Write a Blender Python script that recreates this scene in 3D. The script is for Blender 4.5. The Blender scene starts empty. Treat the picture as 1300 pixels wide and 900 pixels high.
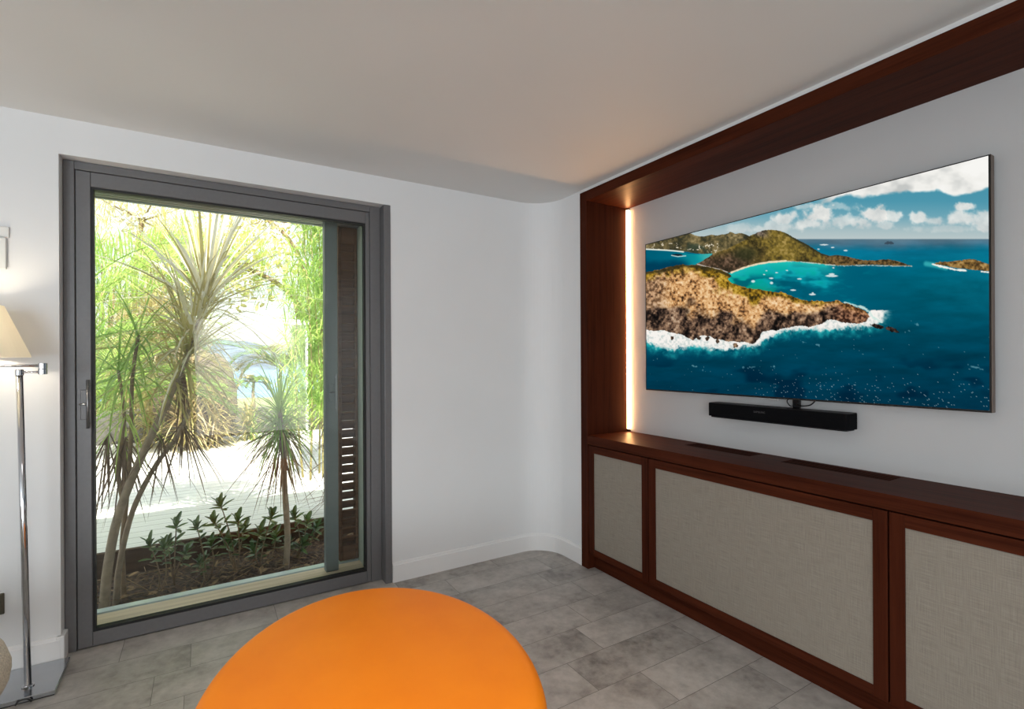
import bpy, bmesh, math, random
import numpy as np
from mathutils import Vector, Matrix, noise as mnoise

PI = math.pi
S = bpy.context.scene
COL = S.collection

# ------------------------------------------------------------------ camera
F, CX, CY = 642.66, 650.0, 455.37           # focal length and principal point in pixels of a 1300 x 900 frame
YAW, ROLL, CAMH = math.radians(31.347), math.radians(0.30), 1.35
_f = Vector((math.sin(YAW), math.cos(YAW), 0)); _r = Vector((math.cos(YAW), -math.sin(YAW), 0)); _d = Vector((0, 0, -1))
_right = _r * math.cos(ROLL) + _d * math.sin(ROLL)
_down = -_r * math.sin(ROLL) + _d * math.cos(ROLL)
cam_data = bpy.data.cameras.new('camera'); cam = bpy.data.objects.new('camera', cam_data); COL.objects.link(cam)
cam_data.sensor_fit = 'HORIZONTAL'; cam_data.sensor_width = 36.0; cam_data.lens = F / 1300 * 36
cam_data.shift_y = (CY - 450) / 1300
cam_data.clip_start = 0.05; cam_data.clip_end = 20000
mw = Matrix.Identity(4)
for i in range(3):
    mw[i][0] = _right[i]; mw[i][1] = -_down[i]; mw[i][2] = -_f[i]
mw[2][3] = CAMH
cam.matrix_world = mw
S.camera = cam

def at(px, py, Y):
    """point of the depth plane Y seen at a photo pixel"""
    v = _right * ((px - CX) / F) + _down * ((py - CY) / F) + _f
    return Vector((0, 0, CAMH)) + v * (Y / v.y)

# ------------------------------------------------------------------ light
S.view_settings.view_transform = 'Standard'
S.view_settings.look = 'None'
S.view_settings.exposure = 0.0
S.view_settings.gamma = 1.0
S.view_settings.use_curve_mapping = False
S.cycles.use_denoising = True
S.cycles.max_bounces = 10
S.cycles.diffuse_bounces = 5
S.cycles.transparent_max_bounces = 24
S.cycles.sample_clamp_indirect = 6.0

world = bpy.data.worlds.new('sky'); S.world = world; world.use_nodes = True
wn = world.node_tree; wn.nodes.clear()
sky = wn.nodes.new('ShaderNodeTexSky'); sky.sky_type = 'NISHITA'; sky.sun_disc = False
sky.sun_elevation = math.radians(55); sky.sun_rotation = math.radians(190); sky.air_density = 1.2; sky.dust_density = 3.0
bg = wn.nodes.new('ShaderNodeBackground'); bg.inputs['Strength'].default_value = 0.46
wo = wn.nodes.new('ShaderNodeOutputWorld')
hz = wn.nodes.new('ShaderNodeMix'); hz.data_type = 'RGBA'; hz.inputs[0].default_value = .6; hz.inputs[7].default_value = (3.4, 3.35, 3.2, 1)   # thin bright cloud
wn.links.new(sky.outputs[0], hz.inputs[6]); wn.links.new(hz.outputs[2], bg.inputs[0]); wn.links.new(bg.outputs[0], wo.inputs[0])

def lamp(name, kind, loc, energy, color, target=None, **kw):
    l = bpy.data.lights.new(name, kind); l.energy = energy; l.color = color
    for k, v in kw.items(): setattr(l, k, v)
    o = bpy.data.objects.new(name, l); COL.objects.link(o); o.location = loc
    if target is not None:
        o.rotation_euler = (Vector(target) - Vector(loc)).to_track_quat('-Z', 'Y').to_euler()
    return o

lamp('sun', 'SUN', (0, -10, 30), 13.0, (1.0, 0.95, 0.86), (1.2, -3.4, 20.1), angle=math.radians(0.6))
# daylight entering by the two glazed openings behind and left of the camera
lamp('daylight_rear_opening', 'AREA', (0.79, -4.28, 1.05), 26.0, (0.95, 0.98, 1.0), (0.79, 3, 1.05), shape='RECTANGLE', size=1.8, size_y=2.05)
lamp('daylight_rear_doors', 'AREA', (-3.1, -4.28, 1.15), 122.0, (0.82, 0.92, 1.0), (-3.1, 3, 1.15), shape='RECTANGLE', size=2.5, size_y=2.2)
lamp('daylight_side_opening', 'AREA', (-4.55, -0.9, 1.15), 26.0, (0.80, 0.90, 1.0), (2.4, -0.9, 1.15), shape='RECTANGLE', size=2.7, size_y=2.2)
lamp('overhead_fill', 'AREA', (0.15, 0.35, 2.44), 17.0, (1.0, 0.97, 0.93), (0.15, 0.35, 0), shape='DISK', size=0.9, spread=math.radians(125))  # added fill with no known fitting, brightens floor and pouf

# ------------------------------------------------------------------ materials
MATS = {}
class NT:
    def __init__(s, name):
        s.m = bpy.data.materials.new(name); s.m.use_nodes = True; s.t = s.m.node_tree; s.t.nodes.clear()
        s.out = s.t.nodes.new('ShaderNodeOutputMaterial')
    def n(s, kind, **kw):
        nd = s.t.nodes.new('ShaderNode' + kind)
        for k, v in kw.items():
            if k in nd.inputs.keys(): nd.inputs[k].default_value = v
            else: setattr(nd, k, v)
        return nd
    def l(s, a, b): s.t.links.new(a, b)
    def bsdf(s, color=(.8, .8, .8), rough=.5, **kw):
        b = s.n('BsdfPrincipled'); b.inputs['Base Color'].default_value = (*color, 1); b.inputs['Roughness'].default_value = rough
        for k, v in kw.items(): b.inputs[k].default_value = v
        s.l(b.outputs[0], s.out.inputs[0]); return b
    def coords(s, scale=(1, 1, 1), kind='Object'):
        tc = s.n('TexCoord'); mp = s.n('Mapping'); mp.inputs['Scale'].default_value = scale
        s.l(tc.outputs[kind], mp.inputs['Vector']); return mp.outputs[0]
    def ramp(s, fac, stops):
        r = s.n('ValToRGB'); e = r.color_ramp.elements
        while len(e) < len(stops): e.new(0.5)
        for el, (p, c) in zip(e, stops): el.position = p; el.color = (*c, 1)
        s.l(fac, r.inputs[0]); return r.outputs[0]
    def noise(s, vec, scale, detail=4, rough=.5):
        n = s.n('TexNoise'); n.inputs['Scale'].default_value = scale; n.inputs['Detail'].default_value = detail; n.inputs['Roughness'].default_value = rough
        s.l(vec, n.inputs['Vector']); return n.outputs['Fac']
    def bump(s, h, b, strength=.2, dist=.01):
        bp = s.n('Bump'); bp.inputs['Strength'].default_value = strength; bp.inputs['Distance'].default_value = dist
        s.l(h, bp.inputs['Height']); s.l(bp.outputs[0], b.inputs['Normal'])

def simple(name, color, rough=.5, var=.06, nscale=30, bump=0.0, bscale=200, **kw):
    t = NT(name); b = t.bsdf(color, rough, **kw); v = t.coords()
    f = t.noise(v, nscale, 4)
    lo = tuple(c * (1 - var) for c in color); hi = tuple(min(1, c * (1 + var)) for c in color)
    t.l(t.ramp(f, [(.3, lo), (.7, hi)]), b.inputs['Base Color'])
    if bump: t.bump(t.noise(v, bscale, 3), b, bump, .002)
    MATS[name] = t.m; return t.m

def wood(name, dark, mid, axis, rough=.32, scale=1.0, coat=.0):
    t = NT(name); b = t.bsdf(mid, rough); b.inputs['Specular IOR Level'].default_value = .035; b.inputs['Coat Weight'].default_value = coat; b.inputs['Coat Roughness'].default_value = .2
    sc = [38 * scale] * 3; sc[axis] = 1.6 * scale
    v = t.coords(tuple(sc)); f1 = t.noise(v, 1.0, 6, .6)
    sc2 = [150 * scale] * 3; sc2[axis] = 5 * scale
    v2 = t.coords(tuple(sc2)); f2 = t.noise(v2, 1.0, 3, .6)
    mx = t.n('Math', operation='MULTIPLY_ADD'); t.l(f2, mx.inputs[0]); mx.inputs[1].default_value = .35; t.l(f1, mx.inputs[2])
    hi = tuple(c * 1.35 for c in mid)
    t.l(t.ramp(mx.outputs[0], [(.42, dark), (.68, mid), (.95, hi)]), b.inputs['Base Color'])
    t.bump(f2, b, .06, .002)
    MATS[name] = t.m; return t.m

def leafmat(name, c1, c2, trans=.35, rough=.4, scale=6):
    t = NT(name); v = t.coords()
    col = t.ramp(t.noise(v, scale, 3), [(.32, c1), (.68, c2)])
    b = t.n('BsdfPrincipled'); b.inputs['Roughness'].default_value = rough; t.l(col, b.inputs['Base Color'])
    tr = t.n('BsdfTranslucent'); t.l(col, tr.inputs['Color'])
    mx = t.n('MixShader'); mx.inputs[0].default_value = trans
    t.l(b.outputs[0], mx.inputs[1]); t.l(tr.outputs[0], mx.inputs[2]); t.l(mx.outputs[0], t.out.inputs[0])
    MATS[name] = t.m; return t.m

simple('white_paint', (.775, .782, .79), .6, .012, 3, .03, 350)
simple('niche_paint_dimmed', (.60, .60, .605), .6, .012, 3, .03, 350)  # wall paint darkened to stand for the weaker light in the niche
simple('ceiling_paint', (.765, .765, .755), .7, .012, 2, .03, 300)
simple('trim_paint', (.8, .8, .8), .45, .01, 4)
wood('mahogany_y', (.026, .006, .0028), (.060, .0145, .0064), 1, .45)
wood('mahogany_z', (.022, .005, .0024), (.053, .0125, .0056), 2, .45)
wood('vent_wood', (.016, .0045, .0025), (.038, .010, .0055), 1, .6)
wood('slat_wood', (.055, .03, .018), (.13, .07, .042), 0, .55)
wood('sill_wood', (.46, .36, .25), (.66, .54, .39), 0, .5, .6)
wood('edge_board', (.045, .03, .02), (.085, .055, .038), 0, .7)
simple('grey_aluminium', (.15, .148, .152), .42, .04, 60, .03, 900, Metallic=.25)
simple('pale_aluminium', (.36, .43, .42), .45, .03, 20)
simple('rail_aluminium', (.6, .68, .7), .35, .03, 20, Metallic=.3)
simple('outer_stile', (.13, .16, .16), .5, .03, 20)
simple('outer_jamb', (.42, .48, .4), .6, .03, 10)
simple('gasket', (.006, .006, .006), .6, .02, 20)
simple('handle_metal', (.22, .22, .225), .3, .03, 40, Metallic=.8)
simple('lever_metal', (.55, .55, .55), .25, .03, 40, Metallic=.9)
simple('chrome', (.62, .62, .64), .09, .02, 10, Metallic=1.0)
simple('steel_plate', (.50, .52, .55), .16, .03, 12, Metallic=1.0)
simple('black_plastic', (.006, .006, .007), .5, .05, 60, **{'Specular IOR Level': .25})
simple('speaker_cloth', (.0035, .0035, .0045), .9, .1, 300, .1, 1500, **{'Specular IOR Level': .12})
simple('tv_bronze', (.16, .11, .08), .35, .04, 40, Metallic=.6)
simple('tv_black', (.004, .004, .004), .4, .05, 40)
simple('silver', (.5, .5, .5), .35, .03, 40, Metallic=.5)
simple('logo_grey', (.06, .06, .065), .6, .02, 40)
simple('white_plastic', (.72, .72, .70), .4, .01, 20)
simple('mark_grey', (.32, .30, .32), .5, .02, 20)
simple('bronze_plate', (.10, .085, .06), .4, .05, 30, Metallic=.6)
simple('cable_black', (.01, .01, .01), .5, .05, 30)
simple('boucle', (.56, .53, .45), .95, .3, 160, 1.0, 220)
simple('shaded_concrete', (.10, .095, .08), .85, .15, 5, .15, 60)  # colour lowered for the plants' shade on the garden wall
simple('exterior_render', (.6, .6, .57), .8, .04, 4)
simple('rock', (.13, .105, .075), .9, .5, 3.5, .6, 14)
simple('bark', (.30, .235, .165), .85, .25, 22, .4, 60)
simple('thin_bark', (.24, .17, .10), .85, .25, 30, .4, 60)
simple('palm_stem', (.34, .30, .12), .7, .2, 14)
simple('hazy_hill_slope', (.085, .115, .15), 1.0, .65, .016)  # blue distance haze mixed into the slope colour
simple('sea_water', (.12, .22, .36), .8, .1, .02)
simple('reflection_frame_white', (.42, .47, .42), .6, .02, 6)
simple('terrain', (.2, .22, .1), .95, .3, .6)
leafmat('leaf_dark', (.04, .09, .025), (.13, .22, .07), .15, .3, 9)
leafmat('leaf_lime', (.30, .46, .07), (.58, .70, .22), .45, .5, 3)
leafmat('leaf_green', (.16, .33, .05), (.40, .56, .14), .45, .45, 3)
leafmat('leaf_yellow', (.5, .46, .12), (.78, .74, .36), .45, .5, 2)
leafmat('leaf_cream', (.70, .66, .46), (.88, .85, .72), .4, .45, 5)
leafmat('leaf_olive', (.34, .29, .10), (.60, .53, .23), .4, .5, 5)
leafmat('leaf_tan', (.42, .32, .16), (.62, .5, .30), .3, .7, 5)
leafmat('leaf_dry', (.13, .085, .055), (.24, .16, .105), .15, .8, 8)
leafmat('litter', (.09, .05, .03), (.36, .24, .12), .05, .9, 12)

def m_leather():
    t = NT('orange_leather'); b = t.bsdf((.78, .22, .02), .5); v = t.coords()
    f = t.noise(v, 5, 5)
    t.l(t.ramp(f, [(.3, (.93, .232, .004)), (.7, (.98, .262, .006))]), b.inputs['Base Color'])
    b.inputs['Specular IOR Level'].default_value = .22
    vo = t.n('TexVoronoi'); vo.inputs['Scale'].default_value = 260; t.l(v, vo.inputs['Vector'])
    t.bump(vo.outputs['Distance'], b, .08, .001)
    MATS['orange_leather'] = t.m
m_leather()

def m_fabric():
    t = NT('linen_panel'); b = t.bsdf((.22, .2, .17), .85); v = t.coords()
    a = t.n('TexNoise'); a.inputs['Scale'].default_value = 1; a.inputs['Detail'].default_value = 3
    mp = t.coords((10, 620, 14)); t.l(mp, a.inputs['Vector'])
    c = t.n('TexNoise'); c.inputs['Scale'].default_value = 1; c.inputs['Detail'].default_value = 3
    mp2 = t.coords((10, 14, 520)); t.l(mp2, c.inputs['Vector'])
    ad = t.n('Math', operation='ADD'); t.l(a.outputs['Fac'], ad.inputs[0]); t.l(c.outputs['Fac'], ad.inputs[1])
    dv = t.n('Math', operation='MULTIPLY'); t.l(ad.outputs[0], dv.inputs[0]); dv.inputs[1].default_value = .5
    t.l(t.ramp(dv.outputs[0], [(.34, (.20, .172, .14)), (.66, (.31, .274, .226))]), b.inputs['Base Color'])
    t.bump(dv.outputs[0], b, .25, .001)
    MATS['linen_panel'] = t.m
m_fabric()

def m_tiles():
    t = NT('stone_tiles'); b = t.bsdf((.3, .28, .26), .46)
    tc = t.n('TexCoord'); sep = t.n('SeparateXYZ'); t.l(tc.outputs['Object'], sep.inputs[0])
    def mth(op, a, bb=None, c=None):
        m = t.n('Math', operation=op)
        for i, q in enumerate((a, bb, c)):
            if q is None: continue
            if isinstance(q, (int, float)): m.inputs[i].default_value = q
            else: t.l(q, m.inputs[i])
        return m.outputs[0]
    W, L = .2135, .655
    ry = mth('DIVIDE', mth('ADD', sep.outputs['Y'], 10 * W - .083), W)
    row = mth('FLOOR', ry); fy = mth('FRACT', ry)
    wn1 = t.n('TexWhiteNoise', noise_dimensions='1D'); t.l(mth('ADD', row, 3.37), wn1.inputs['W'])
    rx = mth('ADD', mth('DIVIDE', sep.outputs['X'], L), mth('ADD', mth('MULTIPLY', wn1.outputs['Value'], 1.0), 20.0))
    cx = mth('FLOOR', rx); fx = mth('FRACT', rx)
    cmb = t.n('CombineXYZ'); t.l(cx, cmb.inputs[0]); t.l(row, cmb.inputs[1])
    wn2 = t.n('TexWhiteNoise', noise_dimensions='3D'); t.l(cmb.outputs[0], wn2.inputs['Vector'])
    # stone veining, shifted from tile to tile
    vs = t.n('VectorMath', operation='MULTIPLY_ADD'); t.l(wn2.outputs['Color'], vs.inputs[0]); vs.inputs[1].default_value = (9, 9, 9); t.l(tc.outputs['Object'], vs.inputs[2])
    n1 = t.noise(vs.outputs[0], 4.5, 8, .62); n2 = t.noise(vs.outputs[0], 26, 6, .6)
    base = mth('ADD', mth('MULTIPLY', n1, .75), mth('ADD', mth('MULTIPLY', n2, .38), mth('MULTIPLY', wn2.outputs['Value'], .10)))
    col = t.ramp(base, [(.40, (.16, .144, .13)), (.56, (.33, .306, .28)), (.70, (.44, .412, .38)), (.92, (.58, .55, .51))])
    ex = mth('MULTIPLY', mth('MINIMUM', fx, mth('SUBTRACT', 1.0, fx)), L)
    ey = mth('MULTIPLY', mth('MINIMUM', fy, mth('SUBTRACT', 1.0, fy)), W)
    gr = mth('LESS_THAN', mth('MINIMUM', ex, ey), .0011)
    mx = t.n('Mix', data_type='RGBA'); t.l(gr, mx.inputs['Factor']); t.l(col, mx.inputs[6]); mx.inputs[7].default_value = (.12, .112, .10, 1)
    t.l(mx.outputs[2], b.inputs['Base Color'])
    t.l(t.ramp(n2, [(.3, (.36,) * 3), (.7, (.52,) * 3)]), b.inputs['Roughness'])
    hh = mth('SUBTRACT', mth('MULTIPLY', n2, .35), mth('MULTIPLY', gr, .6))
    t.bump(hh, b, .18, .003)
    MATS['stone_tiles'] = t.m
m_tiles()

def m_deck():
    t = NT('white_deck'); b = t.bsdf((.74, .73, .70), .7)
    tc = t.n('TexCoord'); sep = t.n('SeparateXYZ'); t.l(tc.outputs['Object'], sep.inputs[0])
    d = t.n('Math', operation='DIVIDE'); t.l(sep.outputs['Y'], d.inputs[0]); d.inputs[1].default_value = .14
    fr = t.n('Math', operation='FRACT'); t.l(d.outputs[0], fr.inputs[0])
    lt = t.n('Math', operation='LESS_THAN'); t.l(fr.outputs[0], lt.inputs[0]); lt.inputs[1].default_value = .05
    v = t.coords((1.2, 30, 30)); f = t.noise(v, 1.0, 4)
    c = t.ramp(f, [(.3, (.66, .65, .61)), (.7, (.80, .79, .76))])
    mx = t.n('Mix', data_type='RGBA'); t.l(lt.outputs[0], mx.inputs['Factor']); t.l(c, mx.inputs[6]); mx.inputs[7].default_value = (.22, .21, .19, 1)
    t.l(mx.outputs[2], b.inputs['Base Color']); MATS['white_deck'] = t.m
m_deck()

def m_soil():
    t = NT('mulch'); b = t.bsdf((.05, .03, .02), .95); v = t.coords((1, 1, 1))
    vo = t.n('TexVoronoi'); vo.inputs['Scale'].default_value = 42; t.l(v, vo.inputs['Vector'])
    f = t.noise(v, 9, 6, .7)
    mx = t.n('Math', operation='MULTIPLY'); t.l(vo.outputs['Distance'], mx.inputs[0]); t.l(f, mx.inputs[1])
    t.l(t.ramp(mx.outputs[0], [(.05, (.018, .012, .009)), (.22, (.055, .033, .02)), (.42, (.14, .085, .05))]), b.inputs['Base Color'])
    t.bump(mx.outputs[0], b, 1.0, .03); MATS['mulch'] = t.m
m_soil()

def m_glass():
    t = NT('window_glass')
    tr = t.n('BsdfTransparent'); tr.inputs['Color'].default_value = (.97, .985, .975, 1)
    gl = t.n('BsdfGlossy'); gl.inputs['Roughness'].default_value = .0
    fr = t.n('Fresnel'); fr.inputs['IOR'].default_value = 1.45
    mx = t.n('MixShader'); t.l(fr.outputs[0], mx.inputs[0]); t.l(tr.outputs[0], mx.inputs[1]); t.l(gl.outputs[0], mx.inputs[2])
    t.l(mx.outputs[0], t.out.inputs[0]); MATS['window_glass'] = t.m
m_glass()

def m_emit(name, color, strength):
    t = NT(name); e = t.n('Emission'); e.inputs['Color'].default_value = (*color, 1); e.inputs['Strength'].default_value = strength
    t.l(e.outputs[0], t.out.inputs[0]); MATS[name] = t.m
m_emit('led_warm', (1.0, .50, .20), 52.0)
m_emit('bulb_warm', (1.0, .85, .64), 115.0)

def m_shade():
    t = NT('shade_cloth'); v = t.coords((60, 60, 300))
    d = t.n('BsdfDiffuse'); d.inputs['Color'].default_value = (.88, .84, .74, 1)
    tr = t.n('BsdfTranslucent'); tr.inputs['Color'].default_value = (.99, .95, .86, 1)
    mx = t.n('MixShader'); mx.inputs[0].default_value = .66
    t.l(d.outputs[0], mx.inputs[1]); t.l(tr.outputs[0], mx.inputs[2]); t.l(mx.outputs[0], t.out.inputs[0]); MATS['shade_cloth'] = t.m
m_shade()

def m_screen():
    t = NT('tv_picture'); a = t.n('VertexColor'); a.layer_name = 'picture'
    e = t.n('Emission'); e.inputs['Strength'].default_value = 1.0; t.l(a.outputs['Color'], e.inputs['Color'])
    t.l(e.outputs[0], t.out.inputs[0]); MATS['tv_picture'] = t.m
m_screen()

# ------------------------------------------------------------------ mesh helpers
def box(bm, x0, x1, y0, y1, z0, z1, bev=0.0, seg=2):
    if x0 > x1: x0, x1 = x1, x0
    if y0 > y1: y0, y1 = y1, y0
    vs = [bm.verts.new(p) for p in ((x0, y0, z0), (x1, y0, z0), (x1, y1, z0), (x0, y1, z0), (x0, y0, z1), (x1, y0, z1), (x1, y1, z1), (x0, y1, z1))]
    fs = [bm.faces.new([vs[i] for i in q]) for q in ((3, 2, 1, 0), (4, 5, 6, 7), (0, 1, 5, 4), (1, 2, 6, 5), (2, 3, 7, 6), (3, 0, 4, 7))]
    if bev:
        es = list({e for f in fs for e in f.edges})
        bmesh.ops.bevel(bm, geom=es, offset=bev, segments=seg, affect='EDGES', profile=.5)
    return bm

def prism(bm, poly, z0, z1):
    """poly in plan (counter-clockwise) pulled up from z0 to z1"""
    a = [bm.verts.new((x, y, z0)) for x, y in poly]; b = [bm.verts.new((x, y, z1)) for x, y in poly]
    n = len(poly)
    for i in range(n): bm.faces.new((a[i], a[(i + 1) % n], b[(i + 1) % n], b[i]))
    bm.faces.new(list(reversed(a))); bm.faces.new(b); return bm

def tube(bm, pts, rad, seg=8, cap=True):
    pts = [Vector(p) for p in pts]; n = len(pts)
    rads = rad if isinstance(rad, (list, tuple)) else [rad] * n
    rings = []; prev = None
    for i, p in enumerate(pts):
        t = (pts[min(i + 1, n - 1)] - pts[max(i - 1, 0)]).normalized()
        if prev is None:
            u = t.orthogonal().normalized()
        else:
            u = (prev - t * prev.dot(t)).normalized()
        prev = u; w = t.cross(u)
        rings.append([bm.verts.new(p + (u * math.cos(2 * PI * k / seg) + w * math.sin(2 * PI * k / seg)) * rads[i]) for k in range(seg)])
    for a, b in zip(rings, rings[1:]):
        for k in range(seg): bm.faces.new((a[k], a[(k + 1) % seg], b[(k + 1) % seg], b[k]))
    if cap:
        bm.faces.new(list(reversed(rings[0]))); bm.faces.new(rings[-1])
    return bm

def smooth_path(pts, sub=4):
    pts = [Vector(p) for p in pts]; out = []
    for i in range(len(pts) - 1):
        p0, p1, p2, p3 = pts[max(i - 1, 0)], pts[i], pts[i + 1], pts[min(i + 2, len(pts) - 1)]
        for k in range(sub):
            t = k / sub
            out.append(.5 * ((2 * p1) + (-p0 + p2) * t + (2 * p0 - 5 * p1 + 4 * p2 - p3) * t * t + (-p0 + 3 * p1 - 3 * p2 + p3) * t ** 3))
    out.append(pts[-1]); return out

def lathe(bm, prof, c, seg=40, closed=False):
    rings = [[bm.verts.new((c[0] + r * math.cos(2 * PI * k / seg), c[1] + r * math.sin(2 * PI * k / seg), c[2] + z)) for k in range(seg)] for r, z in prof]
    pairs = list(zip(rings, rings[1:])) + ([(rings[-1], rings[0])] if closed else [])
    for a, b in pairs:
        for k in range(seg): bm.faces.new((a[k], a[(k + 1) % seg], b[(k + 1) % seg], b[k]))
    if not closed:
        bm.faces.new(list(reversed(rings[0]))); bm.faces.new(rings[-1])
    return bm

def strap(bm, base, d, length, width, droop, seg=5, up=Vector((0, 0, 1)), fold=.25):
    """one strap leaf: a tapering, folded ribbon leaving base along d and bending down"""
    d = Vector(d).normalized(); p = Vector(base); st = length / seg
    side = d.cross(up)
    if side.length < 1e-3: side = Vector((1, 0, 0))
    side.normalize(); rows = []
    for i in range(seg + 1):
        t = i / seg
        w = width * (0.45 + 1.1 * t if t < .35 else .835 * (1 - ((t - .35) / .65) ** 1.8)) * .5 + .0004
        nrm = side.cross(d).normalized()
        rows.append((bm.verts.new(p - side * w + nrm * w * fold), bm.verts.new(p), bm.verts.new(p + side * w + nrm * w * fold)))
        d = (d + Vector((0, 0, -1)) * droop * (st / max(length, 1e-4)) * (0.5 + t)).normalized()
        p = p + d * st; p.y = max(p.y, 3.54)          # leaves stay clear of the house wall
    for a, b in zip(rows, rows[1:]):
        bm.faces.new((a[0], a[1], b[1], b[0])); bm.faces.new((a[1], a[2], b[2], b[1]))

def oval(bm, base, d, length, width, nrm):
    """one broad oval leaf with a midrib fold"""
    d = Vector(d).normalized(); side = d.cross(nrm)
    if side.length < 1e-3: side = d.orthogonal()
    side.normalize(); n2 = side.cross(d).normalized(); rows = []
    for i in range(6):
        t = i / 5; w = width * .5 * math.sin(PI * (0.07 + .85 * t)) ** .75
        p = Vector(base) + d * length * t - n2 * (.08 * length * t * t)
        rows.append((bm.verts.new(p - side * w + n2 * w * .3), bm.verts.new(p), bm.verts.new(p + side * w + n2 * w * .3)))
    for a, b in zip(rows, rows[1:]):
        bm.faces.new((a[0], a[1], b[1], b[0])); bm.faces.new((a[1], a[2], b[2], b[1]))

def obj(name, bm, mat, parent=None, origin=None, smooth=False, stuff=False):
    """link a bmesh built in world coordinates as ONE object; children sit at their thing's origin"""
    o0 = Vector(origin) if origin is not None else (ROOT.get(parent.name, Vector()) if parent else Vector())
    bmesh.ops.recalc_face_normals(bm, faces=bm.faces) if len(bm.faces) < 4000 else None
    bm.transform(Matrix.Translation(-o0))
    me = bpy.data.meshes.new(name); bm.to_mesh(me); bm.free()
    if smooth:
        for p in me.polygons: p.use_smooth = True
    me.materials.append(MATS[mat])
    o = bpy.data.objects.new(name, me); COL.objects.link(o)
    ROOT[o.name] = o0
    if parent: o.parent = parent
    else: o.location = o0
    if stuff: o['kind'] = 'stuff'
    return o
ROOT = {}

def thing(name, label, cat, loc=(0, 0, 0), group=None):
    o = bpy.data.objects.new(name, None); COL.objects.link(o); o.location = loc; o.empty_display_size = .1
    o['label'] = label; o['category'] = cat
    if group: o['group'] = group
    ROOT[o.name] = Vector(loc); return o

def tag(o, label, cat, group=None):
    o['label'] = label; o['category'] = cat
    if group: o['group'] = group
    return o

def struct(name, bm, mat, smooth=False, parent=None):
    o = obj(name, bm, mat, parent, smooth=smooth); o['kind'] = 'structure'; return o

def B(): return bmesh.new()

# ------------------------------------------------------------------ room shell
ZC = 2.447                    # ceiling
XW, XN, YW = 2.115, 2.46, 3.0  # right wall, back of the niche, window wall
OX0, OX1, OZ = -.553, .970, 2.283   # window opening
YO = 3.47                     # outer face of the window wall
XL, YR = -4.6, -4.3

b = B(); box(b, XL, XN + .2, YR, 3.115, -.12, 0); struct('floor', b, 'stone_tiles')
b = B(); box(b, XL - .2, XN + .25, YR - .2, YO, ZC, ZC + .25); struct('ceiling', b, 'ceiling_paint')

# window wall: three solid pieces, the right one turning the rounded corner
R = .22
arc = [(XW - R + R * math.sin(a), YW - R + R * math.cos(a)) for a in [i * PI / 2 / 16 for i in range(17)]]
poly = [(OX1, YW)] + arc + [(XW, 2.586), (XN + .2, 2.586), (XN + .2, YO), (OX1, YO)]
b = B(); prism(b, poly[::-1], -.12, ZC)
box(b, XL - .2, OX0, YW, YO, -.12, ZC)
box(b, OX0, OX1, YW, YO, OZ, ZC)
w = struct('wall_back', b, 'white_paint')
b = B(); box(b, XN, XN + .2, -.87, 2.586, -.12, ZC); struct('wall_niche', b, 'niche_paint_dimmed')
b = B(); prism(b, [(XW, YR), (XN + .2, YR), (XN + .2, -.87), (XW, -.87)], -.12, ZC); struct('wall_right', b, 'white_paint')
b = B(); box(b, XL - .2, XL, YR, -2.3, -.12, ZC); box(b, XL - .2, XL, .5, YW, -.12, ZC); box(b, XL - .2, XL, -2.3, .5, 2.3, ZC); struct('wall_left', b, 'white_paint')
b = B(); box(b, XL - .2, -4.4, YR - .2, YR, -.12, ZC); box(b, -1.8, -.13, YR - .2, YR, -.12, ZC); box(b, -4.4, -1.8, YR - .2, YR, 2.3, ZC); box(b, 1.71, XN + .2, YR - .2, YR, -.12, ZC); box(b, -.13, 1.71, YR - .2, YR, 2.1, ZC); struct('wall_rear', b, 'white_paint')

# baseboards: a moulded profile swept along the wall line, rounding the corner
def sweep_base(name, path, h=.118, t=.015):
    prof = [(0, 0), (t, 0), (t, h - .016), (t - .004, h - .012), (t - .006, h - .003), (t - .009, h), (0, h)]
    b = B(); n = len(path); rings = []
    for i, (x, y) in enumerate(path):
        p0 = Vector(path[max(i - 1, 0)]); p1 = Vector(path[min(i + 1, n - 1)])
        d = (p1 - p0).normalized(); nr = Vector((d.y, -d.x))      # to the right of travel: into the room
        rings.append([b.verts.new((x + nr.x * o, y + nr.y * o, z)) for o, z in prof])
    k = len(prof)
    for a, c in zip(rings, rings[1:]):
        for j in range(k): b.faces.new((a[j], a[(j + 1) % k], c[(j + 1) % k], c[j]))
    b.faces.new(rings[0]); b.faces.new(list(reversed(rings[-1])))
    return struct(name, b, 'trim_paint')
sweep_base('baseboard_back', [(OX1 + .0005, YW)] + arc + [(XW, 2.5865)])
sweep_base('baseboard_left', [(XL, YW), (-1.5, YW), (OX0 - .0, YW)])
b = B(); box(b, OX0 - .015, OX0 + .014, YW - .013, 3.062, 0, .118, .003, 1); struct('baseboard_reveal', b, 'trim_paint')
# white filler between the wooden beam and the ceiling
b = B(); box(b, 2.112, 2.2, -.87, 2.584, 2.424, ZC); struct('trim_1', b, 'trim_paint')

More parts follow.
